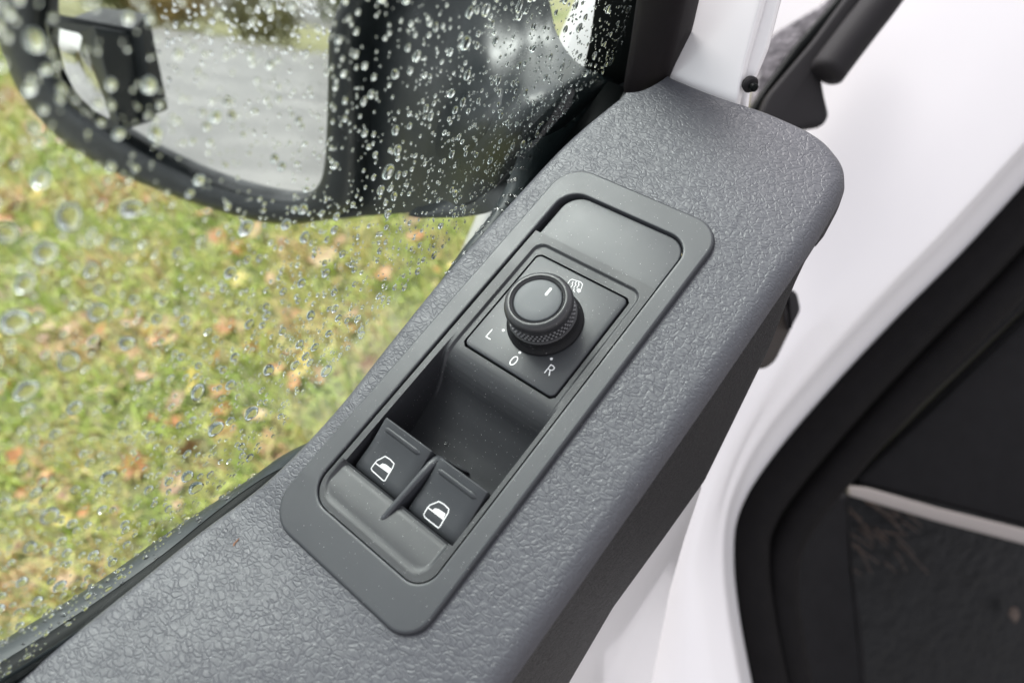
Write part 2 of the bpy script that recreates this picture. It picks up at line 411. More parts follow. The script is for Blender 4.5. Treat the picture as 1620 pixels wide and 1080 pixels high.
# inner tray: platform round the mirror control, finger scoop, pad behind the window switches
def sd_rr(x, y, x0, x1, y0, y1, r):
    cx_, cy_ = (x0 + x1) / 2, (y0 + y1) / 2; qx = np.abs(x - cx_) - (x1 - x0) / 2 + r; qy = np.abs(y - cy_) - (y1 - y0) / 2 + r
    return np.hypot(np.maximum(qx, 0), np.maximum(qy, 0)) + np.minimum(np.maximum(qx, qy), 0) - r
TX0, TX1, TY0, TY1 = -0.0111, 0.1124, 0.0860, 0.1387
SCW0, SCW1 = 0.0876, 0.1363
def gridlines(a, b, step, extra):
    g = list(np.arange(a, b, step)) + [b]
    for e, wd, st in extra: g += list(np.arange(e - wd, e + wd, st))
    g = np.unique(np.round([v for v in g if a <= v <= b], 6)); return g
PX0, PX1, PY0, PY1 = 0.0605, 0.1043, 0.0916, 0.1311
gx = gridlines(TX0, TX1, 0.0009, [(PX0 - .0004, 0.0009, 0.00013), (PX1 + .0004, 0.0009, 0.00013), (0.0045, 0.0012, 0.00012), (0.1088, 0.0015, 0.00025), (TX0, 0.002, 0.0003), (0.052, 0.006, 0.0004)])
gy = gridlines(TY0, TY1, 0.0009, [(PY0 - .0004, 0.0009, 0.00013), (PY1 + .0004, 0.0009, 0.00013), (SCW0, 0.001, 0.0001), (SCW1, 0.001, 0.0001), (0.0885, 0.0012, 0.00025), (0.1345, 0.0012, 0.00025), (0.0860, 0.002, 0.0003)])
X, Y = np.meshgrid(gx, gy, indexing='ij')
Z = np.full(X.shape, -0.00035)
# shallow frame step around the plate
sdf = sd_rr(X, Y, 0.030, 0.1093, 0.0884, 0.1347, 0.0045)
Z -= 0.0008 * smooth(-sdf / 0.0011) * smooth((X - 0.040) / 0.008)
Z -= 0.0045 * (sd_rr(X, Y, PX0 - .0007, PX1 + .0007, PY0 - .0007, PY1 + .0007, 0.0026) < 0)
# scoop
sx = [0.000, 0.018, 0.026, 0.030, 0.035, 0.040, 0.044, 0.0475, 0.050, 0.0525, 0.0550, 0.058, 0.062]
sz = [-0.0215, -0.0212, -0.0200, -0.0190, -0.0174, -0.0150, -0.0122, -0.0088, -0.0058, -0.0030, -0.0012, -0.0003, 0.0]
prof = np.interp(X, np.linspace(0, 0.062, 240), spline(np.column_stack([sx, sz]), 600)[:, 1][np.searchsorted(spline(np.column_stack([sx, sz]), 600)[:, 0], np.linspace(0, 0.062, 240)).clip(0, 599)])
wall = smooth((SCW1 + 0.0001 - Y) / 0.0007) * smooth((Y - SCW0 + 0.0001) / 0.0007)
Z += np.where((X > 0.0040), prof * wall, 0) 
fl = np.where(X > 0.0040, 0, 1)
# rear pad, dropping gently towards the switches
padin = smooth(-sd_rr(X, Y, -0.0090, 0.05, 0.0885, 0.1375, 0.006) / 0.0014)
Z = np.where(X <= 0.0046, -0.00035 - 0.0004 * padin - 0.0009 * padin * smooth((X + 0.006) / 0.011), Z)
Z -= 0.0008 * smooth(-sd_rr(X, Y, -1, 0.0046, 0.0885, 0.1375, 0.001) / 0.001) * smooth((X - 0.0022) / 0.0024) * (X <= 0.0046)
# trim the tray's rear corners to the opening
nx, ny = X.shape
ins = sd_rr(X, Y, TX0, 1.0, TY0 + 0, TY1 + 0.0006, 0.0075) < 0.0001
# snap corner points to the rounded corner
XX, YY = X.copy(), Y.copy()
for i in range(nx):
    for j in range(ny):
        for cyc, sg in ((TY0 + 0.0072, -1), (TY1 - 0.0088, 1)):
            rc = 0.0072 if sg < 0 else 0.0088
            cxc = TX0 + rc
            if XX[i, j] < cxc and (YY[i, j] - cyc) * sg > 0:
                a = (cxc - XX[i, j]) / rc; b = abs(YY[i, j] - cyc) / rc
                u_, v_ = a * math.sqrt(1 - b * b / 2), b * math.sqrt(1 - a * a / 2)
                XX[i, j] = cxc - u_ * rc; YY[i, j] = cyc + sg * v_ * rc
V = np.stack([XX, YY, Z], 2).reshape(-1, 3)
F = [(i * ny + j, (i + 1) * ny + j, (i + 1) * ny + j + 1, i * ny + j + 1) for i in range(nx - 1) for j in range(ny - 1)]
# rim dropping down round the tray
bd = [i * ny for i in range(nx)] + [(nx - 1) * ny + j for j in range(1, ny)] + [i * ny + ny - 1 for i in range(nx - 2, -1, -1)] + [j for j in range(ny - 2, 0, -1)]
n0 = len(V); V = np.vstack([V, V[bd] - np.array([0, 0, 0.004])])
F += [(bd[k], bd[(k + 1) % len(bd)], n0 + (k + 1) % len(bd), n0 + k) for k in range(len(bd))]
build('switch_tray', V, F, 'tray', bez, angle=42)
# divider rib between the two switches
rings = []
for x_, zt, wd in ((-0.0046, -0.0024, 0.0002), (-0.0042, -0.0019, 0.0007), (-0.0036, -0.0012, 0.0009), (-0.002, -0.0006, 0.0010), (0.004, 0.0000, 0.0011), (0.010, 0.0004, 0.0012), (0.016, 0.0008, 0.0013), (0.020, 0.0009, 0.0014), (0.0222, 0.0004, 0.0015), (0.0238, -0.0010, 0.0016), (0.0246, -0.0035, 0.0017), (0.0252, -0.0080, 0.0019), (0.0262, -0.0140, 0.0022), (0.0275, -0.0185, 0.0030)):
    yc = 0.1123 - 0.0020 * (x_ + 0.004) / 0.026; r_ = []
    for k in range(7):
        a = math.pi * k / 6; r_.append((x_, yc + wd * math.cos(a), zt - wd * 0.7 + wd * 0.7 * math.sin(a)))
    rings.append([(x_, yc + wd * 1.05, -0.0225)] + r_ + [(x_, yc - wd * 1.05, -0.0225)])
build('divider_rib', *loft(rings, True, True, True), 'bezel', bez, angle=50)

# ================================================================ mirror control
mc = thing('mirror_adjuster', 'round mirror adjusting knob on a square plate printed L, 0 and R', 'control knob', (0.0823, 0.1113, -0.001))
PX0, PX1, PY0, PY1 = 0.0605, 0.1043, 0.0916, 0.1311
# dark gap around plate
g = 0.00045
rings = [ring3(insetr(PX0, PX1, PY0, PY1, 0.0022, -0.00068, 5), -0.0036), ring3(insetr(PX0, PX1, PY0, PY1, 0.0022, 0.0004, 5), -0.0036)]
build('gap_shadow_seal', *loft(rings), 'rubber', mc, label='thin black joint around the square plate')
rings = [ring3(rrect(PX0, PX1, PY0, PY1, 0.0022, 5), -0.0035), ring3(rrect(PX0, PX1, PY0, PY1, 0.0022, 5), -0.0010), ring3(insetr(PX0, PX1, PY0, PY1, 0.0022, 0.00012, 5), -0.00082), ring3(insetr(PX0, PX1, PY0, PY1, 0.0022, 0.0004, 5), -0.0007)]
build('face_plate', *loft(rings, True, False, True), 'button', mc, angle=60)
KC = (0.0823, 0.1113)
def lathe(prof, n=96, c=KC, cap=True):
    rings = [[(c[0] + r * math.cos(2 * math.pi * k / n), c[1] + r * math.sin(2 * math.pi * k / n), z) for k in range(n)] for r, z in prof]
    return loft(rings, True, False, cap)
mm = 0.001
build('knob_base', *lathe([(13.6*mm, -0.4*mm), (13.6*mm, 0.1*mm), (13.3*mm, 0.5*mm), (12.6*mm, 1.4*mm), (12.1*mm, 2.6*mm), (11.9*mm, 3.6*mm), (11.8*mm, 4.2*mm), (9*mm, 4.3*mm)]), 'dark', mc, angle=60)
knob = build('knob', *lathe([(11.0*mm, 3.6*mm), (11.9*mm, 4.2*mm), (12.0*mm, 4.45*mm), (11.8*mm, 4.7*mm), (11.35*mm, 4.9*mm), (10.95*mm, 8.6*mm), (10.9*mm, 9.1*mm), (11.35*mm, 9.5*mm), (11.7*mm, 10.1*mm), (11.85*mm, 10.9*mm), (11.8*mm, 11.8*mm), (11.5*mm, 12.6*mm), (11.0*mm, 13.3*mm), (10.3*mm, 13.75*mm), (9.6*mm, 13.9*mm), (9.35*mm, 13.8*mm), (9.2*mm, 13.55*mm), (9.05*mm, 13.75*mm), (8.9*mm, 13.7*mm), (8.55*mm, 12.9*mm), (8.2*mm, 12.6*mm), (6*mm, 12.6*mm)]), 'knob', mc, angle=55)
b_ = MB()
for row, zc in enumerate((5.75*mm, 6.9*mm, 8.05*mm)):
    for k in range(46):
        a = 2 * math.pi * (k + 0.5 * (row % 2)) / 46; rb = (11.35 - 0.4 * (zc / mm - 4.9) / 3.7) * mm
        da = 0.036; dz = 0.22 * mm; pts = []
        for rr_, sc in ((rb - 0.1 * mm, 1.0), (rb + 0.30 * mm, 0.8)):
            for sa, sz_ in ((-1, -1), (1, -1), (1, 1), (-1, 1)):
                aa = a + sa * da * sc; pts.append((KC[0] + rr_ * math.cos(aa), KC[1] + rr_ * math.sin(aa), zc + sz_ * dz * sc))
        b_.add(pts, [(0, 1, 5, 4), (1, 2, 6, 5), (2, 3, 7, 6), (3, 0, 4, 7), (4, 5, 6, 7)])
build('grip_studs', b_.V, b_.F, 'studs', knob, kind='stuff', angle=20)
build('knob_face', *lathe([(8.25*mm, 12.0*mm), (8.25*mm, 13.05*mm), (8.1*mm, 13.25*mm), (7.7*mm, 13.35*mm), (4*mm, 13.42*mm), (0.5*mm, 13.44*mm)]), 'knobface', knob, angle=60)
# raised print strokes: u runs right (-Y), v runs up (+X)
def strokes(name, lines, c, w, z, parent, seg=5, lab=None, fills=()):
    b = MB()
    def P(u, v): return np.array([c[0] + v * mm, c[1] - u * mm])
    for ln in lines:
        pts = [P(*q) for q in ln]
        for a, d in zip(pts[:-1], pts[1:]):
            t = d - a; L_ = np.linalg.norm(t)
            if L_ < 1e-7: continue
            t /= L_; n = np.array([-t[1], t[0]]) * w * mm / 2; out = []
            for k in range(seg + 1):
                an = math.pi * k / seg; out.append(a + n * math.cos(an) - t * w * mm / 2 * math.sin(an))
            for k in range(seg + 1):
                an = math.pi * k / seg; out.append(d - n * math.cos(an) + t * w * mm / 2 * math.sin(an))
            zz = z + 0.000004 * (len(b.F) % 3)
            b.add([(p[0], p[1], zz) for p in out], [tuple(range(len(out)))])
    for f in fills:
        b.add([(*P(*q), z + 0.000015) for q in f], [tuple(range(len(f)))])
    return build(name, b.V, b.F, 'print', parent, label=lab, angle=180)
ZP = -0.00067
strokes('printed_letter', [[(-1.0, 1.75), (-1.0, -1.6), (0.95, -1.6)]], (0.0682, 0.1247), 0.38, ZP, mc, lab='white letter L')
ov = [(0.98 * math.cos(2*math.pi*k/20) * (1.0), 1.75 * math.sin(2*math.pi*k/20)) for k in range(21)]
strokes('printed_letter', [ov], (0.0644, 0.1112), 0.38, ZP, mc, lab='white figure 0')
Rl = [(-0.9, -1.75), (-0.9, 1.75), (0.15, 1.75), (0.75, 1.5), (0.98, 0.95), (0.75, 0.3), (0.15, 0.0), (-0.85, 0.0)]
strokes('printed_letter', [Rl, [(0.1, 0.0), (1.0, -1.75)]], (0.0682, 0.0985), 0.38, ZP, mc, lab='white letter R')
for (x_, y_) in ((0.0719, 0.1220), (0.0680, 0.1114), (0.0718, 0.1006)):
    strokes('printed_dot', [[(-0.01, 0), (0.01, 0)]], (x_, y_), 1.05, ZP, mc)
strokes('pointer_mark', [[(0.0, -1.1), (0.0, 1.35)]], (KC[0] + 4.2*mm, KC[1] - 1.3*mm), 0.95, 0.01350, knob, lab='white pointer line on the knob face')
def uvp(q):
    p = onz(700 + q[0] / 4.153, 380 + q[1] / 4.153, ZP); return ((0.1113 - p[1]) / mm, (p[0] - 0.0823) / mm)
box_ = [(846, 318), (826, 300), (823, 285), (838, 262), (852, 256), (908, 274), (920, 288), (912, 318)]
wav = [[(858 + k, 272), (852 + k, 284), (856 + k, 294), (846 + k, 304), (842 + k, 312)] for k in (0, 21, 42)]
ext = [[(866, 318), (861, 330), (868, 340)]]
strokes('heated_mirror_icon', [[uvp(q) for q in l] for l in [box_] + wav + ext], (0.0823, 0.1113), 0.24, ZP, mc, fills=[[uvp(q) for q in ((880, 328), (890, 318), (910, 322), (908, 338), (893, 346))]], lab='small white heated mirror symbol')

# ================================================================ window switches
def switch(y0, y1, lab, iconc, rid):
    t = thing('window_switch', lab, 'window switch', (0.014, (y0 + y1) / 2, -0.002), 'window lift switches')
    xs = [0.0048, 0.0056, 0.0085, 0.012, 0.0155, 0.019, 0.0218, 0.0231, 0.0236]
    zs = [-0.0042, -0.0034, -0.0028, -0.0023, -0.0014, -0.0002, 0.0009, 0.0013, 0.0010]
    rings = []
    for e, dz in ((0.0, -0.0004), (0.00012, -0.00012), (0.00045, 0.0)):
        pass
    ys = [(y0, -0.011), (y0, -0.00045), (y0 + 0.00012, -0.00015), (y0 + 0.0004, 0.0), (y0 + 0.004, 0.0001), ((y0 + y1) / 2, 0.00015), (y1 - 0.004, 0.0001), (y1 - 0.0004, 0.0), (y1 - 0.00012, -0.00015), (y1, -0.00045), (y1, -0.011)]
    for x_, z_ in zip(xs, zs): rings.append([(x_, y_, z_ + d) for y_, d in ys])
    rings.append([(0.0234, y_, min(z_, -0.0005 + d) if False else -0.0002 + d) for y_, d in ys])
    rings.append([(0.0205, y_, -0.012) for y_, d in ys])
    rings.insert(0, [(0.0048, y_, -0.012) for y_, d in ys])
    bt = build('button', *loft(rings, False), 'button', t, angle=40)
    # raised bar
    (xa, ya), (xb, yb) = rid; rg = []
    n = 14
    for k in range(n + 1):
        u = k / n; yy = ya + (yb - ya) * u; xx = xa + (xb - xa) * u; cap = math.sqrt(max(0, 1 - max(0, abs(u - 0.5) * 2 - 0.93) ** 2 / 0.07 ** 2)) * 0.9 + 0.1
        zt = float(np.interp(xx, xs, zs)); r_ = []
        for q in range(7):
            a = math.pi * q / 6; xq = xx + 0.00085 * cap * math.cos(a)
            r_.append((xq, yy, float(np.interp(xq, xs, zs)) + 0.00010 + 0.00050 * cap * math.sin(a)))
        rg.append(r_)
    build('raised_bar', *loft(rg, False, True, True), 'button', t, angle=50)
    def zt(x_): return float(np.interp(x_, xs, zs)) + 0.00022
    b = MB()
    W = 0.00035
    def P(q): return np.array([q[0], q[1], zt(q[0])])
    Q = [np.array(onz(540 + u / 4.91, 640 + v / 4.91, zt(0.010))[:2]) for u, v in iconc]
    def seg_(a, d, w_):
        L_ = np.linalg.norm(d - a); t_ = (d - a) / L_
        m_ = max(1, int(L_ / 0.0007)); nn = np.array([-t_[1], t_[0]]) * w_ / 2
        for q in range(m_):
            p, r_ = a + (d - a) * q / m_, a + (d - a) * (q + 1) / m_
            if q == 0: p = p - t_ * w_ * 0.35
            if q == m_ - 1: r_ = r_ + t_ * w_ * 0.35
            b.add([P(p + nn), P(p - nn), P(r_ - nn), P(r_ + nn)], [(0, 1, 2, 3)])
    out_ = Q[:10]
    for k in range(10): seg_(out_[k], out_[(k + 1) % 10], W)
    seg_(Q[10], Q[11], W)
    f_ = Q[12:]
    b.add([P(q) + np.array([0, 0, 0.00003]) for q in f_], [tuple(range(len(f_)))])
    build('window_icon', b.V, b.F, 'print', t, angle=180, label='white window lift symbol')
    return t
switch(0.1126, 0.1343, 'window switch nearer the wet glass, left of the divider rib', [(345, 405), (385, 430), (415, 462), (400, 492), (335, 585), (322, 585), (235, 507), (228, 490), (262, 450), (280, 433), (262, 450), (372, 530), (296, 472), (322, 457), (350, 466), (392, 500), (370, 532)], ((0.0205, 0.1325), (0.0205, 0.1155)))
switch(0.0884, 0.1088, 'window switch on the inboard side, right of the divider rib', [(760, 753), (800, 775), (838, 812), (832, 838), (762, 940), (747, 950), (642, 867), (635, 845), (670, 795), (690, 777), (670, 795), (792, 888), (702, 820), (730, 803), (760, 812), (810, 846), (792, 885)], ((0.0200, 0.1072), (0.0200, 0.0905)))

# ================================================================ window, seals
GK = 0.27
def gy_(z): return 0.1630 - GK * z
GN = np.array([0, 1, GK]); GN = GN / np.linalg.norm(GN)
def onglass(px, py, off=0.0): return onp(px, py, np.array([0, gy_(0), 0]) + GN * off, GN)
gA, gB = onglass(1006, -40), onglass(982, 150)
gp = [(-0.45, gy_(-0.03), -0.03), (gB[0] + 0.004, gy_(-0.03), -0.03), (gB[0] + 0.004, gB[1], gB[2]), (gA[0] + 0.01, gA[1], gA[2]), (gA[0] + 0.05, gy_(0.34), 0.34), (-0.45, gy_(0.34), 0.34)]
gv = [np.array(p) for p in gp]
n = len(gv); V = [p for p in gv] + [p + GN * 0.0035 for p in gv]
F = [tuple(range(n)), tuple(range(2 * n - 1, n - 1, -1))] + [(i, (i + 1) % n, n + (i + 1) % n, n + i) for i in range(n)]
build('window_pane', V, F, 'glass', label='clear side window pane spattered with rain above the door trim', cat='window', angle=1)

def strip(name, lab, cat, rows, mt, parent=None, closed=False, **kw):
    """rows: list of cross-sections"""
    return build(name, *loft(rows, closed, closed, closed), mt, parent, label=lab, cat=cat, **kw)
# belt line height along the door: follows the trim's outboard edge
def beltz(x): return float(zp(x, 0.157)) + 0.0019
xs_ = np.arange(-0.42, 0.215, 0.006)
def belt(prof, x1=0.215, drop=0.0):
    # the belt line steps down under the trim ahead of the kink
    tp_ = lambda x: 1.0 if drop == 0 else float(np.clip((-0.006 - x) / 0.075, 0.05, 1.1))
    dp_ = lambda x: (drop or 0.018) * float(smooth(np.array((x + 0.018) / 0.022))) * (1 if drop else 1 - float(smooth(np.array((x - 0.085) / 0.03))))
    return [[(x, 0.169 + (y_ - 0.169) * tp_(x) if y_ > 0.169 else y_, beltz(x) + z_ - dp_(x)) for y_, z_ in prof] for x in xs_ if x <= x1]
def edge_bar(name, top, bot, yt, yb, mt, parent, n=60, crown=0.002, lab=None, skirt=0.02):
    rows_ = []
    for a_, c_ in zip(spline(top, n), spline(bot, n)):
        pa, pb = ony(*a_, yt), ony(*c_, yb); r_ = [pa + np.array([0, 0.001, -skirt])]
        for k in range(7):
            u = k / 6; r_.append(pa + (pb - pa) * u + np.array([0, 0, crown * math.sin(math.pi * u)]))
        r_.append(pb + np.array([0, 0.0, -skirt])); rows_.append(r_)
    build(name, *loft(rows_, True, True, True), mt, parent, angle=50, label=lab)
    return rows_
sl = thing('inner_window_seal', 'thin black rubber lip between the trim and the inside of the glass', 'window seal', (0, 0.159, 0))
ob = thing('outer_window_seal', 'wet dark grey belt moulding along the outside foot of the glass', 'window seal', (0, 0.18, -0.01))
m_t = [(-60, 1052), (0, 1015), (81, 966), (171, 909), (261, 845), (338, 795), (407, 750), (452, 717), (530, 680)]
m_b = [(-60, 1103), (0, 1066), (100, 1004), (190, 944), (270, 886), (342, 828), (400, 785), (450, 755), (530, 720)]
m_b = [(x - 7, y - 14) for x, y in m_b]; m_c = [(x + 12, y + 17) for x, y in m_b]; m_d = [(x + 17, y + 33) for x, y in m_b]
rows_belt = edge_bar('moulding', m_t, m_b, 0.184, 0.172, 'wet', ob)
edge_bar('seal_lip', m_b, m_c, 0.1722, 0.1668, 'rubber', ob, crown=0.0006)
edge_bar('seal_lip', m_c, m_d, 0.1612, 0.1575, 'rubber', sl, crown=0.0008)
e_t = [(x + 13, y + 20) for x, y in m_b]; e_b = [(x + 14, y + 22) for x, y in m_b]
edge_bar('seal_bead', e_t, e_b, 0.1600, 0.1592, 'wet', sl, crown=0.0010, skirt=0.001)
st_o = [(925, 118), (905, 140), (842, 200), (800, 296), (768, 350), (733, 392), (690, 455)]
st_i = [(962, 128), (935, 165), (885, 235), (835, 295), (790, 350), (755, 395), (706, 465)]
rows_moulding = edge_bar('corner_moulding', st_o, st_i, 0.181, 0.172, 'wet', ob, 30, 0.0025, 'wet front end of the moulding beside the mirror foot')
st_p = [(1010, 150), (985, 175), (925, 235), (860, 300), (815, 350), (775, 395), (716, 475)]
edge_bar('front_seal_lip', st_i, st_p, 0.170, 0.1585, 'rubber', sl, 30, 0.0006)

# front end: glass run channel, rubber pillar trim, white window frame
def bar(name, px0, px1, plane, bulge, thick, mt, parent=None, rows=14, cols=9, kw=None):
    """two edge polylines in pixels (left/right), unprojected to a plane x = c0 + c1*z, bulged towards the lens"""
    L0 = spline(px0, rows); R0 = spline(px1, rows); rings = []
    nrm = np.array([1.0, 0, -plane[1]]); nrm /= np.linalg.norm(nrm)
    for a, b in zip(L0, R0):
        pa = onp(*a, (plane[0], 0, 0), nrm); pb = onp(*b, (plane[0], 0, 0), nrm); r_ = [pa + nrm * thick]
        for k in range(cols):
            u = k / (cols - 1); r_.append(pa + (pb - pa) * u - nrm * bulge * math.sqrt(max(0, 1 - (2 * u - 1) ** 2)))
        r_.append(pb + nrm * thick); rings.append(r_)
    return build(name, *loft(rings, True, True, True), mt, parent, angle=50, **(kw or {}))
bar('pillar_trim', [(1015, -60), (1007, 0), (997, 70), (984, 150), (978, 200)], [(1098, -60), (1085, 0), (1070, 70), (1056, 125), (1046, 200)], (0.207, 0.10), 0.004, 0.012, 'pillar', kw=dict(label='dark brown rubber trim standing between the wet glass and white frame', cat='pillar trim'))
bar('glass_run_channel', [(950, -60), (942, 0), (934, 60), (922, 112), (905, 165), (885, 200)], [(1018, -60), (1009, 0), (998, 70), (986, 150), (982, 172)], (0.212, 0.10), 0.001, 0.010, 'rubber', kw=dict(label='black rubber channel holding the front edge of the wet glass', cat='window seal'))
fr = thing('window_frame', 'white painted metal window frame behind the front end of the grained trim', 'window frame', (0.225, 0.12, 0.0))
fp = [(1030, 200), (1060, 60), (1088, -60), (1212, -60), (1206, 0), (1178, 100), (1160, 190), (1150, 260)]
build('frame_face', *slab(roundpoly([onp(*q, (0.213, 0, 0), (1, 0, -0.8)) for q in fp], 0.002), 0.004, 0.0012), 'white', fr)
fp = [(1205, -60), (1199, 0), (1172, 100), (1152, 190), (1146, 260), (1170, 260), (1182, 150), (1212, 80), (1238, -20), (1246, -60)]
build('frame_flange', *slab(roundpoly([onp(*q, (0.221, 0.11, 0), (1, 0.35, -0.8)) for q in fp], 0.002), 0.010, 0.0012), 'white', fr)
# plug on the frame edge
pc = onp(1186, 133, (0.216, 0.11, 0), (1, 0.35, -0.8)); ax = (CAM - pc); ax /= np.linalg.norm(ax)
def cyl(c, ax, prof, n=20, sc=(1, 1)):
    a = np.cross(ax, UP); a /= np.linalg.norm(a); b = np.cross(ax, a)
    rings = [[c + ax * h + r * (a * math.cos(2*math.pi*k/n) * sc[0] + b * math.sin(2*math.pi*k/n) * sc[1]) for k in range(n)] for r, h in prof]
    return loft(rings, True, True, True)
pl = thing('rubber_stop', 'small dark rubber stop on the edge of the white window frame', 'stop', tuple(pc))
aim = np.array([-0.5, -0.8, 0.2]); aim /= np.linalg.norm(aim)
build('stop_head', *cyl(pc, aim, [(0.0030, -0.001), (0.0033, 0.0008), (0.0028, 0.0016), (0.0016, 0.0019)]), 'flap', pl)
build('stop_stem', *cyl(pc, aim, [(0.0016, 0.002), (0.0016, 0.004), (0.001, 0.0045)]), 'rubber', pl)

# ================================================================ side mirror
SM = np.array([0.155, 0.42, -0.05])
smc = atd(330, 130, 0.515)
d0 = ray(440, 62); d0 /= np.linalg.norm(d0)
rw = np.array([-0.791, 0.611, -0.025])                         # world direction wanted at that pixel: level, backwards
rd = M3.T @ (rw / np.linalg.norm(rw)); mn = rd - d0; mn /= np.linalg.norm(mn)
def onm(px, py, off=0.0): return onp(px, py, smc + mn * off, mn)
sm = thing('side_mirror', 'black outside door mirror seen through the rain-spattered window', 'side mirror', tuple(smc))
gl_px = [(88, -160), (78, 0), (82, 60), (100, 120), (135, 165), (190, 203), (260, 243), (330, 276), (400, 298), (455, 308), (492, 304), (515, 285), (527, 255), (533, 180), (537, 60), (540, -160)]
glp = spline([onm(*q) for q in gl_px + [gl_px[0]]], 90)[:-1]
n = len(glp); V = list(glp) + list(glp - mn * 0.003); F = [tuple(range(n)), tuple(range(2*n-1, n-1, -1))] + [(i, (i+1) % n, n + (i+1) % n, n + i) for i in range(n)]
build('mirror_glass', V, F, 'mirror', sm, angle=1)
# housing: rim in front of the glass, rolled outer lip, shell going back
out_px = [(10, -200), (0, -40), (-4, 20), (10, 85), (40, 150), (95, 215), (170, 263), (260, 300), (340, 328), (420, 349), (490, 352), (545, 335), (568, 290), (574, 180), (572, 60), (572, -200)]
outp = spline([onm(*q, 0.004) for q in out_px + [out_px[0]]], 90)[:-1]
cen = glp.mean(0)
rg = [glp * 1.0 + (cen - glp) * 0.01 - mn * 0.006, glp + (cen - glp) * -0.004 + mn * 0.001]
rim = []
for t_, h_ in ((0.02, 0.007), (0.07, 0.0105), (0.16, 0.012), (0.5, 0.0125), (0.78, 0.010), (0.93, 0.006), (1.0, 0.0), (1.02, -0.012), (1.0, -0.03), (0.85, -0.055), (0.55, -0.075), (0.1, -0.088)):
    rim.append(glp + (outp - glp) * t_ + mn * h_)
for s_, h_ in ((0.6, -0.094), (0.25, -0.098)):
    rim.append(cen + (glp - cen) * s_ + mn * h_)
build('housing', *loft(rg + rim, True, False, True), 'housing', sm, angle=60)
# arm
def armrow(pa, pb, bulge, n_=12):
    pa = np.array(pa); pb = np.array(pb); out = []
    mid = (pa + pb) / 2; v = CAM - mid; v /= np.linalg.norm(v)
    for k in range(n_):
        u = k / (n_ - 1); out.append(pa + (pb - pa) * u + v * bulge * math.sin(math.pi * u) )
    return out
dep = lambda q: float(-(R @ (onm(*q) - CAM))[2])
DT, DB = dep((546, -200)) + 0.004, dep((500, 350)) + 0.004
arm_rows = []
for (a_, b_2, t_, bl_) in (((546, -200), (500, 350), 0, 0.0), ((600, -200), (560, 344), .14, .010), ((690, -200), (600, 340), .32, .016), ((800, -150), (645, 337), .5, .020), ((862, -20), (690, 330), .64, .018), ((878, 45), (735, 322), .76, .013), ((902, 88), (790, 300), .86, .008), ((935, 112), (850, 260), .94, .005), ((985, 128), (900, 225), 1, .003)):
    arm_rows.append((a_, b_2, DT + (0.335 - DT) * t_ * (0.5 + 0.5 * t_), DB + (0.345 - DB) * t_, bl_))
def armrow2(a, b, da, db, bl, t_, n_=16):
    # the arm's face falls steeply, flattens into a shelf that catches the sky, then drops to the foot
    out = []; A_ = 0.050 * math.sin(math.pi * min(1, max(0, (t_ - 0.36) / 0.64)))
    for k in range(n_):
        u = k / (n_ - 1); px, py = a[0] + (b[0] - a[0]) * u, a[1] + (b[1] - a[1]) * u
        d_ = da + (db - da) * u - bl * math.sin(math.pi * u) - A_ * float(smooth(np.array((py - 62) / 100.0))) * (1 - 0.7 * float(smooth(np.array((py - 190) / 120.0))))
        out.append(atd(px, py, d_))
    return out
rows = [armrow2(*ar, i / (len(arm_rows) - 1)) for i, ar in enumerate(arm_rows)]
RR = np.array(rows); RR2 = np.array([[spline(RR[:, j], 40)[i] for j in range(RR.shape[1])] for i in range(40)])
back = RR2 + np.array([0.004, 0.020, -0.012])
allr = [list(RR2[i]) + list(back[i][::-1]) for i in range(40)]
build('arm', *loft(allr, True, True, True), 'housing', sm, angle=50)
# foot below the crease: meets the outside of the door
ft = [((990, 130), (990, 190), 0.328, 0.320), ((930, 163), (930, 240), 0.338, 0.326), ((870, 198), (860, 290), 0.352, 0.334), ((800, 238), (790, 330), 0.370, 0.346), ((730, 292), (735, 343), 0.390, 0.378), ((668, 338), (664, 345), 0.410, 0.406)]
rows = [armrow(atd(*a, da), atd(*b, db), 0.004) for a, b, da, db in ft]
RR = np.array(rows); RR2 = np.array([[spline(RR[:, j], 30)[i] for j in range(RR.shape[1])] for i in range(30)])
back = RR2 + np.array([0.004, 0.020, -0.014])
build('mirror_foot', *loft([list(RR2[i]) + list(back[i][::-1]) for i in range(30)], True, True, True), 'housing', sm, angle=50)
# blind spot mirror stuck on the big glass
sp = thing('blind_spot_mirror', 'small black stick-on blind spot mirror at the outer edge of the big mirror', 'mirror', tuple(onm(150, 120)))
box = [onm(*q, 0.001) for q in [(70, 20), (225, 48), (245, 190), (190, 208), (130, 175), (92, 120)]]
V, F = slab(roundpoly(box, 0.006), 0.0008, 0.0005, mn)
build('adhesive_base', V, F, 'housing', sp)
s0 = [onm(*q, 0.002) for q in [(84, 36), (205, 52), (222, 190), (192, 206), (128, 165), (98, 110)]]
s1 = [onm(*q, 0.022) for q in [(70, 30), (150, 42), (190, 200), (165, 206), (110, 165), (82, 105)]]
s2 = [onm(*q, 0.022) for q in [(77, 42), (128, 54), (175, 186), (160, 196), (115, 158), (88, 103)]]
s3 = [onm(*q, 0.018) for q in [(77, 42), (128, 54), (175, 186), (160, 196), (115, 158), (88, 103)]]
build('shell', *loft([roundpoly(s, 0.004) for s in (s0, s1, s2, s3)], True, True, False), 'housing', sp, angle=50)
cl = roundpoly(s3, 0.004); cc = np.mean(cl, 0); lens = [[cc + (p - cc) * s_ + mn * h_ for p in cl] for s_, h_ in ((1.0, 0.0), (0.75, 0.0012), (0.5, 0.002), (0.2, 0.0025))]
build('convex_glass', *loft(lens, True, False, True), 'mirror', sp, angle=180)

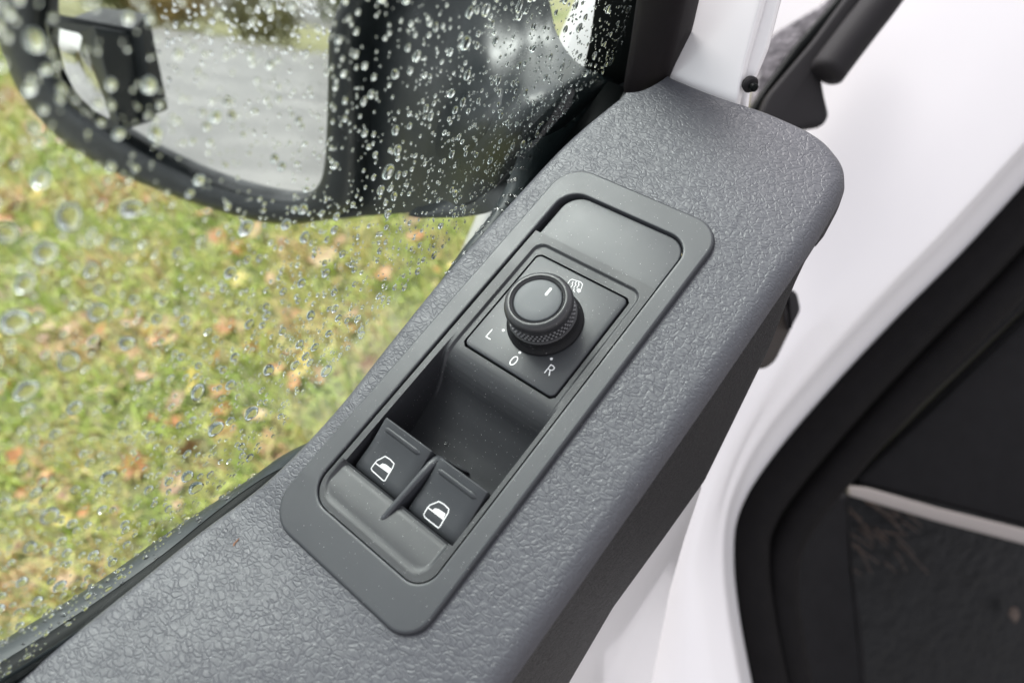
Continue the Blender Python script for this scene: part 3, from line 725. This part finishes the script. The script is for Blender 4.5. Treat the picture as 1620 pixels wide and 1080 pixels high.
# ================================================================ vehicle body beyond the door
# front wing seen beside and under the mirror arm
wing_edge = [onp(*q, (0, 0.37, 0), (0.15, 1, 0.0)) for q in [(950, -160), (900, -60), (868, 12), (826, 110), (768, 230), (712, 362), (700, 388), (692, 402)]]
we = spline(wing_edge, 24); rings = []
for p in we:
    prof = [(-0.03, -0.16), (-0.004, -0.14), (0.0, -0.08), (-0.004, -0.03), (-0.012, -0.010), (-0.028, 0.0), (-0.055, 0.003), (-0.09, 0.003)]
    rings.append([p + np.array([0, a, b]) for a, b in prof])
build('front_wing', *loft(rings, False), 'white', label='white front wing glimpsed past the mirror arm', cat='wing', angle=60)

rail = {
 'H': ([(1230, -200), (1215, -60), (1200, 60), (1195, 170), (1190, 300), (1170, 420), (1120, 560), (1075, 700), (1045, 870), (1020, 985), (990, 1180)], 0.600),
 'I': ([(1560, -240), (1480, -120), (1420, 0), (1360, 120), (1300, 250), (1240, 400), (1180, 560), (1125, 720), (1085, 870), (1075, 985), (1070, 1180)], 0.590),
 'I2': ([(1680, -160), (1620, -20), (1540, 110), (1460, 230), (1380, 350), (1300, 470), (1215, 610), (1150, 740), (1112, 870), (1112, 985), (1130, 1180)], 0.594),
 'J': ([(1800, 0), (1715, 100), (1600, 228), (1488, 352), (1385, 458), (1285, 566), (1200, 668), (1150, 775), (1135, 870), (1144, 985), (1180, 1180)], 0.605),
 'J2': ([(1812, 12), (1727, 112), (1612, 240), (1500, 364), (1396, 470), (1296, 578), (1210, 682), (1159, 783), (1145, 870), (1155, 985), (1192, 1180)], 0.612),
 'K': ([(1824, 30), (1738, 130), (1622, 258), (1510, 382), (1404, 488), (1304, 596), (1217, 700), (1167, 792), (1155, 870), (1166, 985), (1204, 1180)], 0.632),
 'K2': ([(1860, 62), (1770, 160), (1655, 290), (1540, 415), (1434, 521), (1334, 628), (1245, 732), (1190, 810), (1178, 875), (1190, 985), (1230, 1180)], 0.665),
}
cur = [spline([atd(*q, d) for q in pts], 60) for pts, d in rail.values()]
NR = 34
rings = []
for i in range(60):
    c_ = spline([c[i] for c in cur], NR); rings.append(c_)
body = thing('van_body', 'white painted door pillar and sill of the van beside the open door', 'van body', tuple(atd(1250, 700, 0.62)))
build('door_pillar', *loft(rings, False), 'white', body, angle=180)
# seal: fat black tube following the edge
sealp = [(1860, 70), (1775, 165), (1660, 292), (1545, 418), (1440, 524), (1340, 630), (1250, 735), (1197, 812), (1184, 875), (1195, 985), (1240, 1200)]
sp_ = spline([atd(*q, 0.650) for q in sealp], 60)
ds = thing('door_seal', 'thick black rubber seal around the edge of the white door opening', 'door seal', tuple(atd(1200, 900, 0.66)))
build('seal_bulb', *tube(sp_, 0.0185, 14), 'innerseal', ds, angle=80)
sp2 = spline([atd(px + 46, py + 34, 0.665) for px, py in sealp], 60)
build('seal_flange', *tube(sp2, 0.019, 14), 'innerseal', ds, angle=80)
sp3 = spline([atd(px + 22, py + 10, 0.638) for px, py in sealp[6:]], 40)
# lower inner sheet of the door itself
fe = [ony(*q, 0.058) for q in [(1112, 770), (1085, 850), (1062, 930), (1036, 1060), (1020, 1150)]]
poly = [(-0.25, 0.058, -0.055), (fe[0][0], 0.058, -0.055)] + fe + [(-0.25, 0.058, fe[-1][2])]
build('door_shell', *slab(poly, 0.11, 0.002, (0, -1, 0)), 'white', label='white painted inner sheet of the door below the grained trim', cat='door')

def plate(name, px, dist, thick, bev, rad, mt, parent=None, nrm=None, **kw):
    if nrm is None: pts = [atd(*q, dist) for q in px]
    else: pts = [onp(*q, atd(*px[0], dist), nrm) for q in px]
    return build(name, *slab(roundpoly(pts, rad), thick, bev), mt, parent, angle=50, **kw)
# door check arm
ck = thing('door_check', 'grey brown plastic door check sticking out under the trim edge', 'door check', tuple(atd(1225, 520, 0.5)))
plate('check_body', [(1190, 470), (1240, 448), (1262, 462), (1268, 490), (1228, 572), (1212, 584), (1185, 582)], 0.50, 0.02, 0.003, 0.006, 'strap', ck)
plate('check_cap', [(1238, 450), (1262, 462), (1268, 490), (1250, 525), (1244, 500), (1246, 478)], 0.492, 0.006, 0.002, 0.003, 'flap', ck)
# cowl corner and screen seals, top right
cw = thing('cowl_corner', 'wet speckled grey plastic cowl corner behind the window frame', 'cowl', tuple(atd(1270, 80, 0.55)))
plate('cowl_cover', [(1185, 190), (1203, 80), (1222, 50), (1262, 28), (1300, 4), (1345, -40), (1420, -60), (1330, 60), (1230, 180)], 0.55, 0.01, 0.004, 0.01, 'cowl', cw)
plate('cowl_lip', [(1186, 178), (1193, 162), (1259, 70), (1321, 0), (1350, -40), (1395, -60), (1344, 0), (1289, 64), (1215, 149), (1200, 195)], 0.535, 0.008, 0.003, 0.004, 'rubber', cw)
fl_ = thing('windscreen_seal', 'thick dark rubber seal running up the white windscreen pillar', 'seal', tuple(atd(1330, 80, 0.54)))
ss = spline([atd(*q, 0.515) for q in [(1303, 122), (1325, 92), (1360, 46), (1400, -6), (1455, -85)]], 24)
build('seal_tube', *tube(ss, [0.006, 0.0105] + [0.0125] * 22, 16), 'flap', fl_, angle=80)
gf = thing('gutter_flap', 'matt grey rubber flap with a rounded foot under the windscreen seal', 'rubber flap', tuple(atd(1260, 170, 0.56)))
plate('flap_web', [(1200, 185), (1215, 149), (1289, 62), (1350, -20), (1372, -10), (1298, 100), (1304, 145), (1313, 182), (1305, 197), (1262, 204), (1230, 215)], 0.522, 0.008, 0.003, 0.006, 'flap', gf)

# footwell beyond the opening
fw = thing('door_step_trim', 'dark blue grey plastic trim above the pale strip in the footwell', 'interior trim', tuple(atd(1500, 650, 0.8)))
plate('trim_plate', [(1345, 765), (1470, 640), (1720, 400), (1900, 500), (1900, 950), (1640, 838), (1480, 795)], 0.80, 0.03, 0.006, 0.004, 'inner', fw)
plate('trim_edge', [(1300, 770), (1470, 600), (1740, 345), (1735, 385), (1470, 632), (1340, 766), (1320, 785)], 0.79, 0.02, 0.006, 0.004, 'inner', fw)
plate('sill_strip', [(1344, 769), (1375, 772), (1490, 805), (1640, 842), (1800, 880), (1800, 915), (1640, 866), (1480, 824), (1345, 784)], 0.79, 0.008, 0.002, 0.003, 'strip', None, label='white strip with its shade painted in, crossing the dark footwell', cat='sill strip')
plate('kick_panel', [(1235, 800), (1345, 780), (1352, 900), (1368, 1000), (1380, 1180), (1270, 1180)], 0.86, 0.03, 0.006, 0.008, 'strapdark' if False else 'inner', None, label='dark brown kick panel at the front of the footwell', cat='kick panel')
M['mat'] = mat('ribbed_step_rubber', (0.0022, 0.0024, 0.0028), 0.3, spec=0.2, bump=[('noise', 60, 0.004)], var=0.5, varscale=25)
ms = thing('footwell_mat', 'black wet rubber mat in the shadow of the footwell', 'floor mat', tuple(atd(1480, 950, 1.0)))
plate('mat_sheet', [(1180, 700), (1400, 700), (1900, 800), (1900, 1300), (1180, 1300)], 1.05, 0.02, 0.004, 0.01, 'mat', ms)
for k in range(0):
    a = atd(1400 + k * 30, 930 + k * 2, 1.02); b = atd(1450 + k * 42, 1130, 0.99)
    build('mat_rib', *tube([a, (a + b) / 2, b], 0.0035, 6), 'mat', ms)

db = MB(); r2 = np.random.default_rng(3)  # thin brown slivers modelled in place of glints on the mat
for k in range(26):
    c0 = atd(r2.uniform(1345, 1450), r2.uniform(790, 900), 1.035); t_ = R.T @ np.array([r2.uniform(0.4, 1), -r2.uniform(0.1, 1.0), 0.0]) * r2.uniform(0.008, 0.03)
    V, F = tube([c0 - t_, c0 + R.T @ np.array([0, 0, 0.004]), c0 + t_], 0.0007, 5); db.add(V, F)
M['russet'] = mat('russet_glints_and_leaf', (0.030, 0.016, 0.009), 0.4, var=0.5, varscale=20)
build('glint_slivers', db.V, db.F, 'russet', label='orange brown slivers standing for glints on the dark footwell mat', cat='glint', kind='stuff')
lf = atd(1605, 972, 1.03); bx_ = [lf + R.T @ np.array([a * 0.008, b * 0.012, 0.0]) for a, b in ((-1, 0), (-.4, .9), (.6, .8), (1, -.2), (.2, -1))]
build('fallen_leaf', *slab(bx_, 0.001, 0.0003), 'russet', label='small brown leaf lying on the dark footwell mat', cat='leaf')

# ================================================================ rain on the glass
def drop_mesh(seed, rings_=7, seg=18, ecc=1.0):
    rg_ = np.random.default_rng(seed); ph = rg_.uniform(0, 6.28, 4); am = rg_.uniform(0.01, 0.06, 4)
    V = []; F = []
    th0 = math.radians(85)
    for i in range(rings_):
        th = th0 * (1 - i / rings_)
        r = math.sin(th) / math.sin(th0); h = (math.cos(th) - math.cos(th0)) / math.sin(th0)
        for k in range(seg):
            a = 2 * math.pi * k / seg; w_ = 1 + sum(am[q] * math.cos((q + 1) * a + ph[q]) for q in range(4))
            sag = 1 + 0.22 * (-math.sin(a)) * r
            V.append((r * w_ * math.cos(a), r * w_ * math.sin(a) * 1.12, h * 0.95 * sag))
    V.append((0, -0.03, (1 - math.cos(th0)) / math.sin(th0) * 0.95))
    for i in range(rings_ - 1):
        for k in range(seg):
            F.append((i * seg + k, i * seg + (k + 1) % seg, (i + 1) * seg + (k + 1) % seg, (i + 1) * seg + k))
    F += [((rings_ - 1) * seg + k, (rings_ - 1) * seg + (k + 1) % seg, rings_ * seg) for k in range(seg)]
    F.append(tuple(reversed(range(seg))))
    return np.array(V), F
def up_on(nrm):
    v = UP - nrm * (UP @ nrm); return v / np.linalg.norm(v)
gu = up_on(GN); gr = np.cross(gu, GN)
# sample positions in picture-independent glass coordinates
cand = []
tries = 0
cell = {}
def place(rad_fn, count, dens):
    global tries
    made = 0; t_ = 0
    while made < count and t_ < count * 60:
        t_ += 1
        x = rng.uniform(-0.16, 0.245); z = rng.uniform(-0.015, 0.24)
        p = np.array([x, gy_(z), z]) + GN * 0.00355
        px, py = to_px(p)
        if not (-60 < px < 1010 and -60 < py < 1110): continue
        if rng.random() > dens(px, py): continue
        if z < beltz(x) - 0.004: continue
        r = rad_fn(px, py)
        c = (int(x / 0.01), int(z / 0.01)); bad = False
        for i in (-1, 0, 1):
            for j in (-1, 0, 1):
                for (q, rq) in cell.get((c[0] + i, c[1] + j), ()):
                    if np.linalg.norm(q - p) < (r + rq) * 1.15: bad = True
        if bad: continue
        cell.setdefault(c, []).append((p, r)); cand.append((p, r, px, py)); made += 1
def dens_big(px, py): return 1.0 if px < 900 else 0.35
def dens_small(px, py): return 0.9 if px < 880 else 1.0
place(lambda a, b: rng.uniform(0.0017, 0.0027), 28, lambda a, b: 0.0 if b < 330 and a < 520 else (1.0 if a < 520 else 0.15))
place(lambda a, b: rng.uniform(0.0010, 0.0017), 190, lambda a, b: 1.0 if a < 560 and b > 250 else 0.55)
place(lambda a, b: rng.uniform(0.0007, 0.0011), 380, dens_big)
place(lambda a, b: rng.uniform(0.0004, 0.0007), 1100, dens_small)
place(lambda a, b: rng.uniform(0.00020, 0.0004), 1900, dens_small)
cand.sort(key=lambda c: -c[1])
tmpl = [drop_mesh(s) for s in range(5)]
tm = []
for V, F in tmpl:
    me = bpy.data.meshes.new('water_drop'); me.from_pydata([tuple(v) for v in V], [], F); me.update(); me.materials.append(M['water'])
    for p in me.polygons: p.use_smooth = len(p.vertices) < 8
    tm.append(me)
def where(px, py):
    if px < 540 and py < 180 + (px) * 0.35 and px > 60 and py < 310: return 'clear raindrop on the glass in front of the mirror', 'raindrops over the mirror glass'
    if py < 345 and px >= 540: return 'clear raindrop on the glass in front of the black mirror arm', 'raindrops over the mirror arm'
    if px < 640 and py > 990 - px * 0.6: return 'clear raindrop low on the glass beside the belt seal', 'raindrops near the belt seal'
    return 'clear raindrop on the glass in front of the leafy grass', 'raindrops over the grass'
mini = [drop_mesh(s, 3, 10) for s in range(4)]
stf = MB()
for i, (p, r, px, py) in enumerate(cand):
    rot = rng.normal(0, 0.25); st = float(np.clip(rng.normal(1.08, 0.13), 0.85, 1.6))
    u_ = gu * math.cos(rot) + gr * math.sin(rot); r_ = np.cross(u_, GN)
    A = np.column_stack([r_ * r, u_ * r * st, GN * r * float(rng.uniform(0.72, 1.0))])
    if np.linalg.det(A) < 0: A[:, 0] *= -1
    if i < 300:
        o = bpy.data.objects.new('water_drop', tm[i % 5]); COL.objects.link(o)
        mw = Matrix([[A[a][b] for b in range(3)] + [p[a]] for a in range(3)] + [[0, 0, 0, 1]])
        o.matrix_world = D2W @ mw
        lab, grp = where(px, py); sz_c = 'large' if r > 0.0016 else ('middling' if r > 0.0010 else 'small'); lab = lab.replace('clear raindrop', sz_c + ' clear raindrop'); o['label'] = lab; o['group'] = grp; o['category'] = 'raindrop'
    else:
        V, F = mini[i % 4]; stf.add(V @ A.T + p, F)
o = build('small_water_drops', stf.V, stf.F, 'water', at=(0.05, 0.15, 0.1), label='fine spray of tiny raindrops all over the side window', cat='raindrops', kind='stuff', angle=60)
# droplets on the mirror glass
b_ = MB(); mu_ = up_on(mn); mr_ = np.cross(mu_, mn)
for k in range(420):
    px, py = rng.uniform(90, 530), rng.uniform(-30, 290) if rng.random() < 0.45 else rng.uniform(-30, 90)
    if px < 250 and py < 210: continue
    if py > 190 + (px - 180) * 0.3: continue
    p = onm(px, py, 0.0002); r = rng.uniform(0.0006, 0.0020); V, F = mini[k % 4]
    A = np.column_stack([mr_ * r, mu_ * r * 0.9, mn * r * 0.7]); b_.add(V @ A.T + p, F)
build('mirror_water_drops', b_.V, b_.F, 'water', at=tuple(smc), label='raindrops clinging to the face of the outside mirror', cat='raindrops', kind='stuff', angle=60)
# fatter drops sitting on the wet moulding, arm and foot
b_ = MB()
for k in range(270):
    V, F = mini[k % 4]; r = float(np.clip(rng.gamma(2.2, 0.0003), 0.00025, 0.0014))
    if k < 130:
        rw_ = rows_belt[int(rng.integers(2, 46))]; u = rng.uniform(0.02, 0.98) * 6; i_ = int(u)
        p = np.array(rw_[1 + i_]) * (1 - u + i_) + np.array(rw_[min(2 + i_, 7)]) * (u - i_)
    else:
        rw_ = rows_moulding[int(rng.integers(2, 28))]; u = rng.uniform(0.02, 0.98) * 6; i_ = int(u)
        p = np.array(rw_[1 + i_]) * (1 - u + i_) + np.array(rw_[min(2 + i_, 7)]) * (u - i_)
    b_.add(V * r * np.array([1, 1, 0.5]) + p, F)
build('moulding_water_drops', b_.V, b_.F, 'water', at=(0.05, 0.18, 0), label='beads of rain standing on the outer belt moulding', cat='raindrops', kind='stuff', angle=60)
# a stray drop or two on the trim and switches
for (px, py, r, lab) in ((1222, 243, 0.0014, 'single clear droplet on the grained trim near its front corner'), (705, 700, 0.0008, 'tiny droplet on the floor of the finger scoop')):
    z = -0.0045 if px > 1000 else -0.0188
    p = onz(px, py, z); V, F = tmpl[1]
    build('water_drop', V * r + p, F, 'water', label=lab, cat='raindrop', angle=60)
# rust smear on the trim
sp0 = onpanel(372, 860); b_ = MB()
for k in range(5):
    q = [sp0 + np.array([rng.normal(0, 0.0012), rng.normal(0, 0.0006), 0]) for _ in range(1)][0]; z = float(zp(q[0], q[1])) + 0.00012; l = rng.uniform(0.0006, 0.0014)
    b_.add([(q[0] - l, q[1] - 0.0001, z), (q[0], q[1] - 0.0003, z), (q[0] + l, q[1], z), (q[0], q[1] + 0.0003, z)], [(0, 1, 2, 3)])
build('rust_smear', b_.V, b_.F, 'stain', door, label='faint orange smear on the grained trim')

# ================================================================ ground (world coordinates)
def gnd(px, py):
    d = M3 @ ray(px, py); c = M3 @ CAM; t_ = (GROUND - c[2]) / d[2]; return c + d * t_
def ground_mat(name, cols, sc):
    mt = bpy.data.materials.new(name); mt.use_nodes = True; N = mt.node_tree.nodes; L = mt.node_tree.links
    b = N['Principled BSDF']; b.inputs['Roughness'].default_value = 0.75
    tc = N.new('ShaderNodeTexCoord'); n = N.new('ShaderNodeTexNoise'); n.inputs['Scale'].default_value = sc; n.inputs['Detail'].default_value = 6; n.inputs['Roughness'].default_value = 0.65
    L.new(tc.outputs['Object'], n.inputs['Vector']); r = N.new('ShaderNodeValToRGB')
    r.color_ramp.elements[0].position = cols[0][0]; r.color_ramp.elements[0].color = (*cols[0][1], 1)
    r.color_ramp.elements[1].position = cols[-1][0]; r.color_ramp.elements[1].color = (*cols[-1][1], 1)
    for p_, c_ in cols[1:-1]:
        e = r.color_ramp.elements.new(p_); e.color = (*c_, 1)
    L.new(n.outputs[0], r.inputs[0]); L.new(r.outputs[0], b.inputs['Base Color'])
    bp = N.new('ShaderNodeBump'); bp.inputs['Distance'].default_value = 0.02; L.new(n.outputs[0], bp.inputs['Height']); L.new(bp.outputs[0], b.inputs['Normal'])
    return mt
M['soil'] = ground_mat('grass_ground', [(0.30, (0.11, 0.13, 0.04)), (0.45, (0.19, 0.21, 0.07)), (0.55, (0.27, 0.25, 0.12)), (0.68, (0.27, 0.20, 0.12))], 9.0)
M['road'] = ground_mat('wet_asphalt', [(0.34, (0.13, 0.124, 0.120)), (0.5, (0.20, 0.192, 0.186)), (0.64, (0.29, 0.278, 0.268))], 0.7)
M['road'].node_tree.nodes['Principled BSDF'].inputs['Roughness'].default_value = 0.4
S_ = 200
build('ground', [(-S_, -S_, GROUND), (S_, -S_, GROUND), (S_, S_, GROUND), (-S_, S_, GROUND)], [(0, 1, 2, 3)], 'soil', world=True, kind='structure', label='grassy verge beside the van strewn with autumn leaves')
build('road', [(-45, -30, GROUND + 0.02), (-2.4, -30, GROUND + 0.02), (-1.2, 1.2, GROUND + 0.02), (-1.8, 4.5, GROUND + 0.02), (-14, 22, GROUND + 0.02), (-24, 26, GROUND + 0.02), (-34, 16, GROUND + 0.02)], [(0, 1, 2, 3, 4, 5, 6)], 'road', world=True, kind='structure', label='wet grey road reflected in the mirror')
build('bounce_pavement', [(-2.3, -30, GROUND + 0.03), (60, -30, GROUND + 0.03), (60, 0.30, GROUND + 0.03), (-2.3, 0.30, GROUND + 0.03)], [(0, 1, 2, 3)], 'road', world=True, kind='structure', label='unseen wet paved ground added under the open door for neutral bounce light')  # added out of view to cut the yellow light bounced off the grass
# grass blades
cs_ = np.array([gnd(*q) for q in [(-80, 60), (-80, 1120), (780, 150), (780, 520), (300, 1000)]])
gx0, gy0 = cs_[:, :2].min(0) - 0.15; gx1, gy1 = cs_[:, :2].max(0) + 0.15
print('grass box', gx0, gx1, gy0, gy1)
NB = 52000
bx = rng.uniform(gx0, gx1, NB); by = rng.uniform(gy0, gy1, NB)
hh = rng.gamma(4, 0.009, NB) + 0.012; az = rng.uniform(0, 6.283, NB); ln = rng.uniform(0.2, 1.1, NB); wd = rng.uniform(0.0014, 0.0035, NB)
dx, dy = np.cos(az), np.sin(az); sxx, syy = -dy, dx
Vg = np.zeros((NB, 5, 3))
Vg[:, 0] = np.stack([bx - sxx * wd, by - syy * wd, np.full(NB, GROUND)], 1); Vg[:, 1] = np.stack([bx + sxx * wd, by + syy * wd, np.full(NB, GROUND)], 1)
mx_, my_ = bx + dx * hh * ln * 0.35, by + dy * hh * ln * 0.35
Vg[:, 2] = np.stack([mx_ + sxx * wd * .8, my_ + syy * wd * .8, GROUND + hh * 0.65], 1); Vg[:, 3] = np.stack([mx_ - sxx * wd * .8, my_ - syy * wd * .8, GROUND + hh * 0.65], 1)
Vg[:, 4] = np.stack([bx + dx * hh * ln, by + dy * hh * ln, GROUND + hh * (1.05 - 0.35 * ln)], 1)
me = bpy.data.meshes.new('grass'); base = np.arange(NB) * 5
quads = np.stack([base, base + 1, base + 2, base + 3], 1); tris = np.stack([base + 3, base + 2, base + 4], 1)
me.vertices.add(NB * 5); me.vertices.foreach_set('co', Vg.reshape(-1))
loops = np.concatenate([quads.ravel(), tris.ravel()]); me.loops.add(len(loops)); me.loops.foreach_set('vertex_index', loops.astype(np.int32))
starts = np.concatenate([np.arange(NB) * 4, NB * 4 + np.arange(NB) * 3]); me.polygons.add(2 * NB); me.polygons.foreach_set('loop_start', starts.astype(np.int32))
me.update(calc_edges=True)
# each blade has its own tone: patches of fresh green, straw and yellow
f1 = np.sin(bx * 7.1 + 1.3) * np.cos(by * 6.3 + 0.4) + 0.7 * np.sin(bx * 15 + by * 11) + 0.5 * np.cos(bx * 23 - by * 19)
tone = np.clip(0.5 + 0.22 * f1 + rng.normal(0, 0.22, NB), 0, 1)
at_ = me.attributes.new('tone', 'FLOAT', 'POINT'); at_.data.foreach_set('value', np.repeat(tone, 5).astype(np.float32))
mt = bpy.data.materials.new('grass_blades'); mt.use_nodes = True; N = mt.node_tree.nodes; L = mt.node_tree.links
b = N['Principled BSDF']; b.inputs['Roughness'].default_value = 0.5
an = N.new('ShaderNodeAttribute'); an.attribute_name = 'tone'; cr = N.new('ShaderNodeValToRGB')
els = [(0.0, (0.23, 0.32, 0.055)), (0.35, (0.43, 0.53, 0.10)), (0.6, (0.62, 0.60, 0.20)), (0.8, (0.58, 0.46, 0.20)), (1.0, (0.60, 0.36, 0.20))]
cr.color_ramp.elements[0].color = (*els[0][1], 1); cr.color_ramp.elements[1].color = (*els[-1][1], 1)
for p_, c_ in els[1:-1]: e = cr.color_ramp.elements.new(p_); e.color = (*c_, 1)
L.new(an.outputs['Fac'], cr.inputs[0]); L.new(cr.outputs[0], b.inputs['Base Color']); me.materials.append(mt)
go = bpy.data.objects.new('grass', me); COL.objects.link(go); go['kind'] = 'stuff'; go['label'] = 'short yellow green grass growing on the verge below the window'; go['category'] = 'grass'

# fallen leaves
def leaf_mesh(kind, seed):
    g_ = np.random.default_rng(seed); n_ = 14; V = [(0, 0, 0.0)]; 
    for k in range(n_):
        a = 2 * math.pi * k / n_
        if kind == 0: r = 1.0 if k % 2 == 0 else 0.62; r *= 1 + 0.15 * math.cos(a); ry = 0.95
        elif kind == 1: r = 1.0; ry = 0.55
        else: r = 1.0 + 0.12 * math.cos(5 * a); ry = 0.75
        r *= g_.uniform(0.9, 1.1); x, y = r * math.cos(a), r * math.sin(a) * ry
        V.append((x, y, 0.28 * (x * x) * g_.uniform(0.5, 1) * (1 if seed % 2 else -0.4) + 0.35 * y * y + g_.normal(0, 0.05)))
    F = [(0, 1 + k, 1 + (k + 1) % n_) for k in range(n_)]
    me = bpy.data.meshes.new('fallen_leaf'); me.from_pydata(V, [], F); me.update()
    for p in me.polygons: p.use_smooth = True
    return me
leafcols = [('orange brown', (0.40, 0.17, 0.06)), ('pale tan', (0.43, 0.28, 0.15)), ('yellow', (0.60, 0.46, 0.13)), ('dark brown', (0.24, 0.13, 0.075)), ('pinkish beige', (0.44, 0.27, 0.19))]
lm = []
for i, (nm, c_) in enumerate(leafcols):
    mt = mat(nm.replace(' ', '_') + '_leaf', c_, 0.5, var=0.3, varscale=3)
    for s_ in range(3):
        me = leaf_mesh(s_, i * 3 + s_); me.materials.append(mt); lm.append((nm, me))
NLF = 0
for k in range(3000):
    if NLF >= 300: break
    x, y = rng.uniform(gx0, gx1), rng.uniform(gy0, gy1)
    pd_ = M3.T @ np.array([x, y, GROUND + 0.03]); px, py = to_px(pd_)
    if not (-60 < px < 760 and 60 < py < 1060): continue
    dn = 0.5 + 0.5 * math.sin(x * 5.3 + 0.7) * math.cos(y * 4.1) + (0.35 if py > 700 else 0)
    if rng.random() > dn: continue
    nm, me = lm[int(rng.choice(len(lm), p=np.array([.14, .14, .14, .05, .05, .05, .03, .03, .03, .06, .06, .06, .0533, .0533, .0534]) / 1.0))]
    o = bpy.data.objects.new('fallen_leaf', me); COL.objects.link(o); sc_ = rng.uniform(0.013, 0.040)
    o.location = (x, y, GROUND + rng.uniform(0.012, 0.034)); o.rotation_euler = (rng.normal(0, 0.35), rng.normal(0, 0.35), rng.uniform(0, 6.28)); o.scale = (sc_,) * 3
    o['label'] = f'{nm} autumn leaf lying in the grass below the window'; o['group'] = f'{nm} fallen leaves'; o['category'] = 'leaf'; NLF += 1

# shrubs and trees far behind, only seen in the mirror
M['bark'] = mat('bark', (0.10, 0.08, 0.06), 0.8, var=0.3)
fol = [mat('foliage', c_, 0.7, var=0.6, varscale=0.8) for c_ in ((0.16, 0.15, 0.06), (0.26, 0.19, 0.07), (0.12, 0.14, 0.05))]
kinds = ['brown bushy shrub', 'yellow autumn shrub', 'dull green shrub']
for i in range(13):
    u = i / 12; tx, ty = -46 + 30 * u, 12 + 27 * u; tx += rng.uniform(-1.5, 1.5); big = i in (2, 5, 9); th = rng.uniform(4.5, 6.5) if big else rng.uniform(1.6, 3.0)
    lab = (f"tall {('brown', 'yellow', 'green')[i % 3]} autumn tree rising above the hedge in the mirror" if big else f'{kinds[i % 3]} in the hedge beyond the road seen in the mirror')
    t = bpy.data.objects.new('autumn_tree' if big else 'shrub', None); COL.objects.link(t); t.location = (tx, ty, GROUND); t['label'] = lab; t['category'] = 'tree' if big else 'shrub'; t['_at'] = [0, 0, 0]; t['group'] = f'{kinds[i % 3]}s behind the road' if not big else 'tall trees behind the road'
    V, F = tube([(0, 0, 0), (0.05, 0.03, th * .3), (-0.05, 0, th * .6)], [0.14, 0.10, 0.05], 8); build('trunk', V, F, 'bark', t)
    nl = 2600; c_ = rng.normal(0, 1, (nl, 3)); c_ /= np.linalg.norm(c_, axis=1)[:, None]; wdt = 0.34 * th if big else 1.9
    c_ *= (rng.random(nl) ** 0.4)[:, None] * np.array([wdt, wdt, th * (.36 if big else .5)]) * (1 + 0.3 * np.sin(c_[:, :1] * 6 + i) * np.cos(c_[:, 1:2] * 5)); c_[:, 2] += th * (.62 if big else .5)
    Q = rng.normal(0, 0.10, (nl, 3, 3)) + c_[:, None, :]; build('crown', Q.reshape(-1, 3), np.arange(nl * 3).reshape(-1, 3), fol[i % 3], t)

for o in bpy.data.objects:
    if '_at' in o: del o['_at']
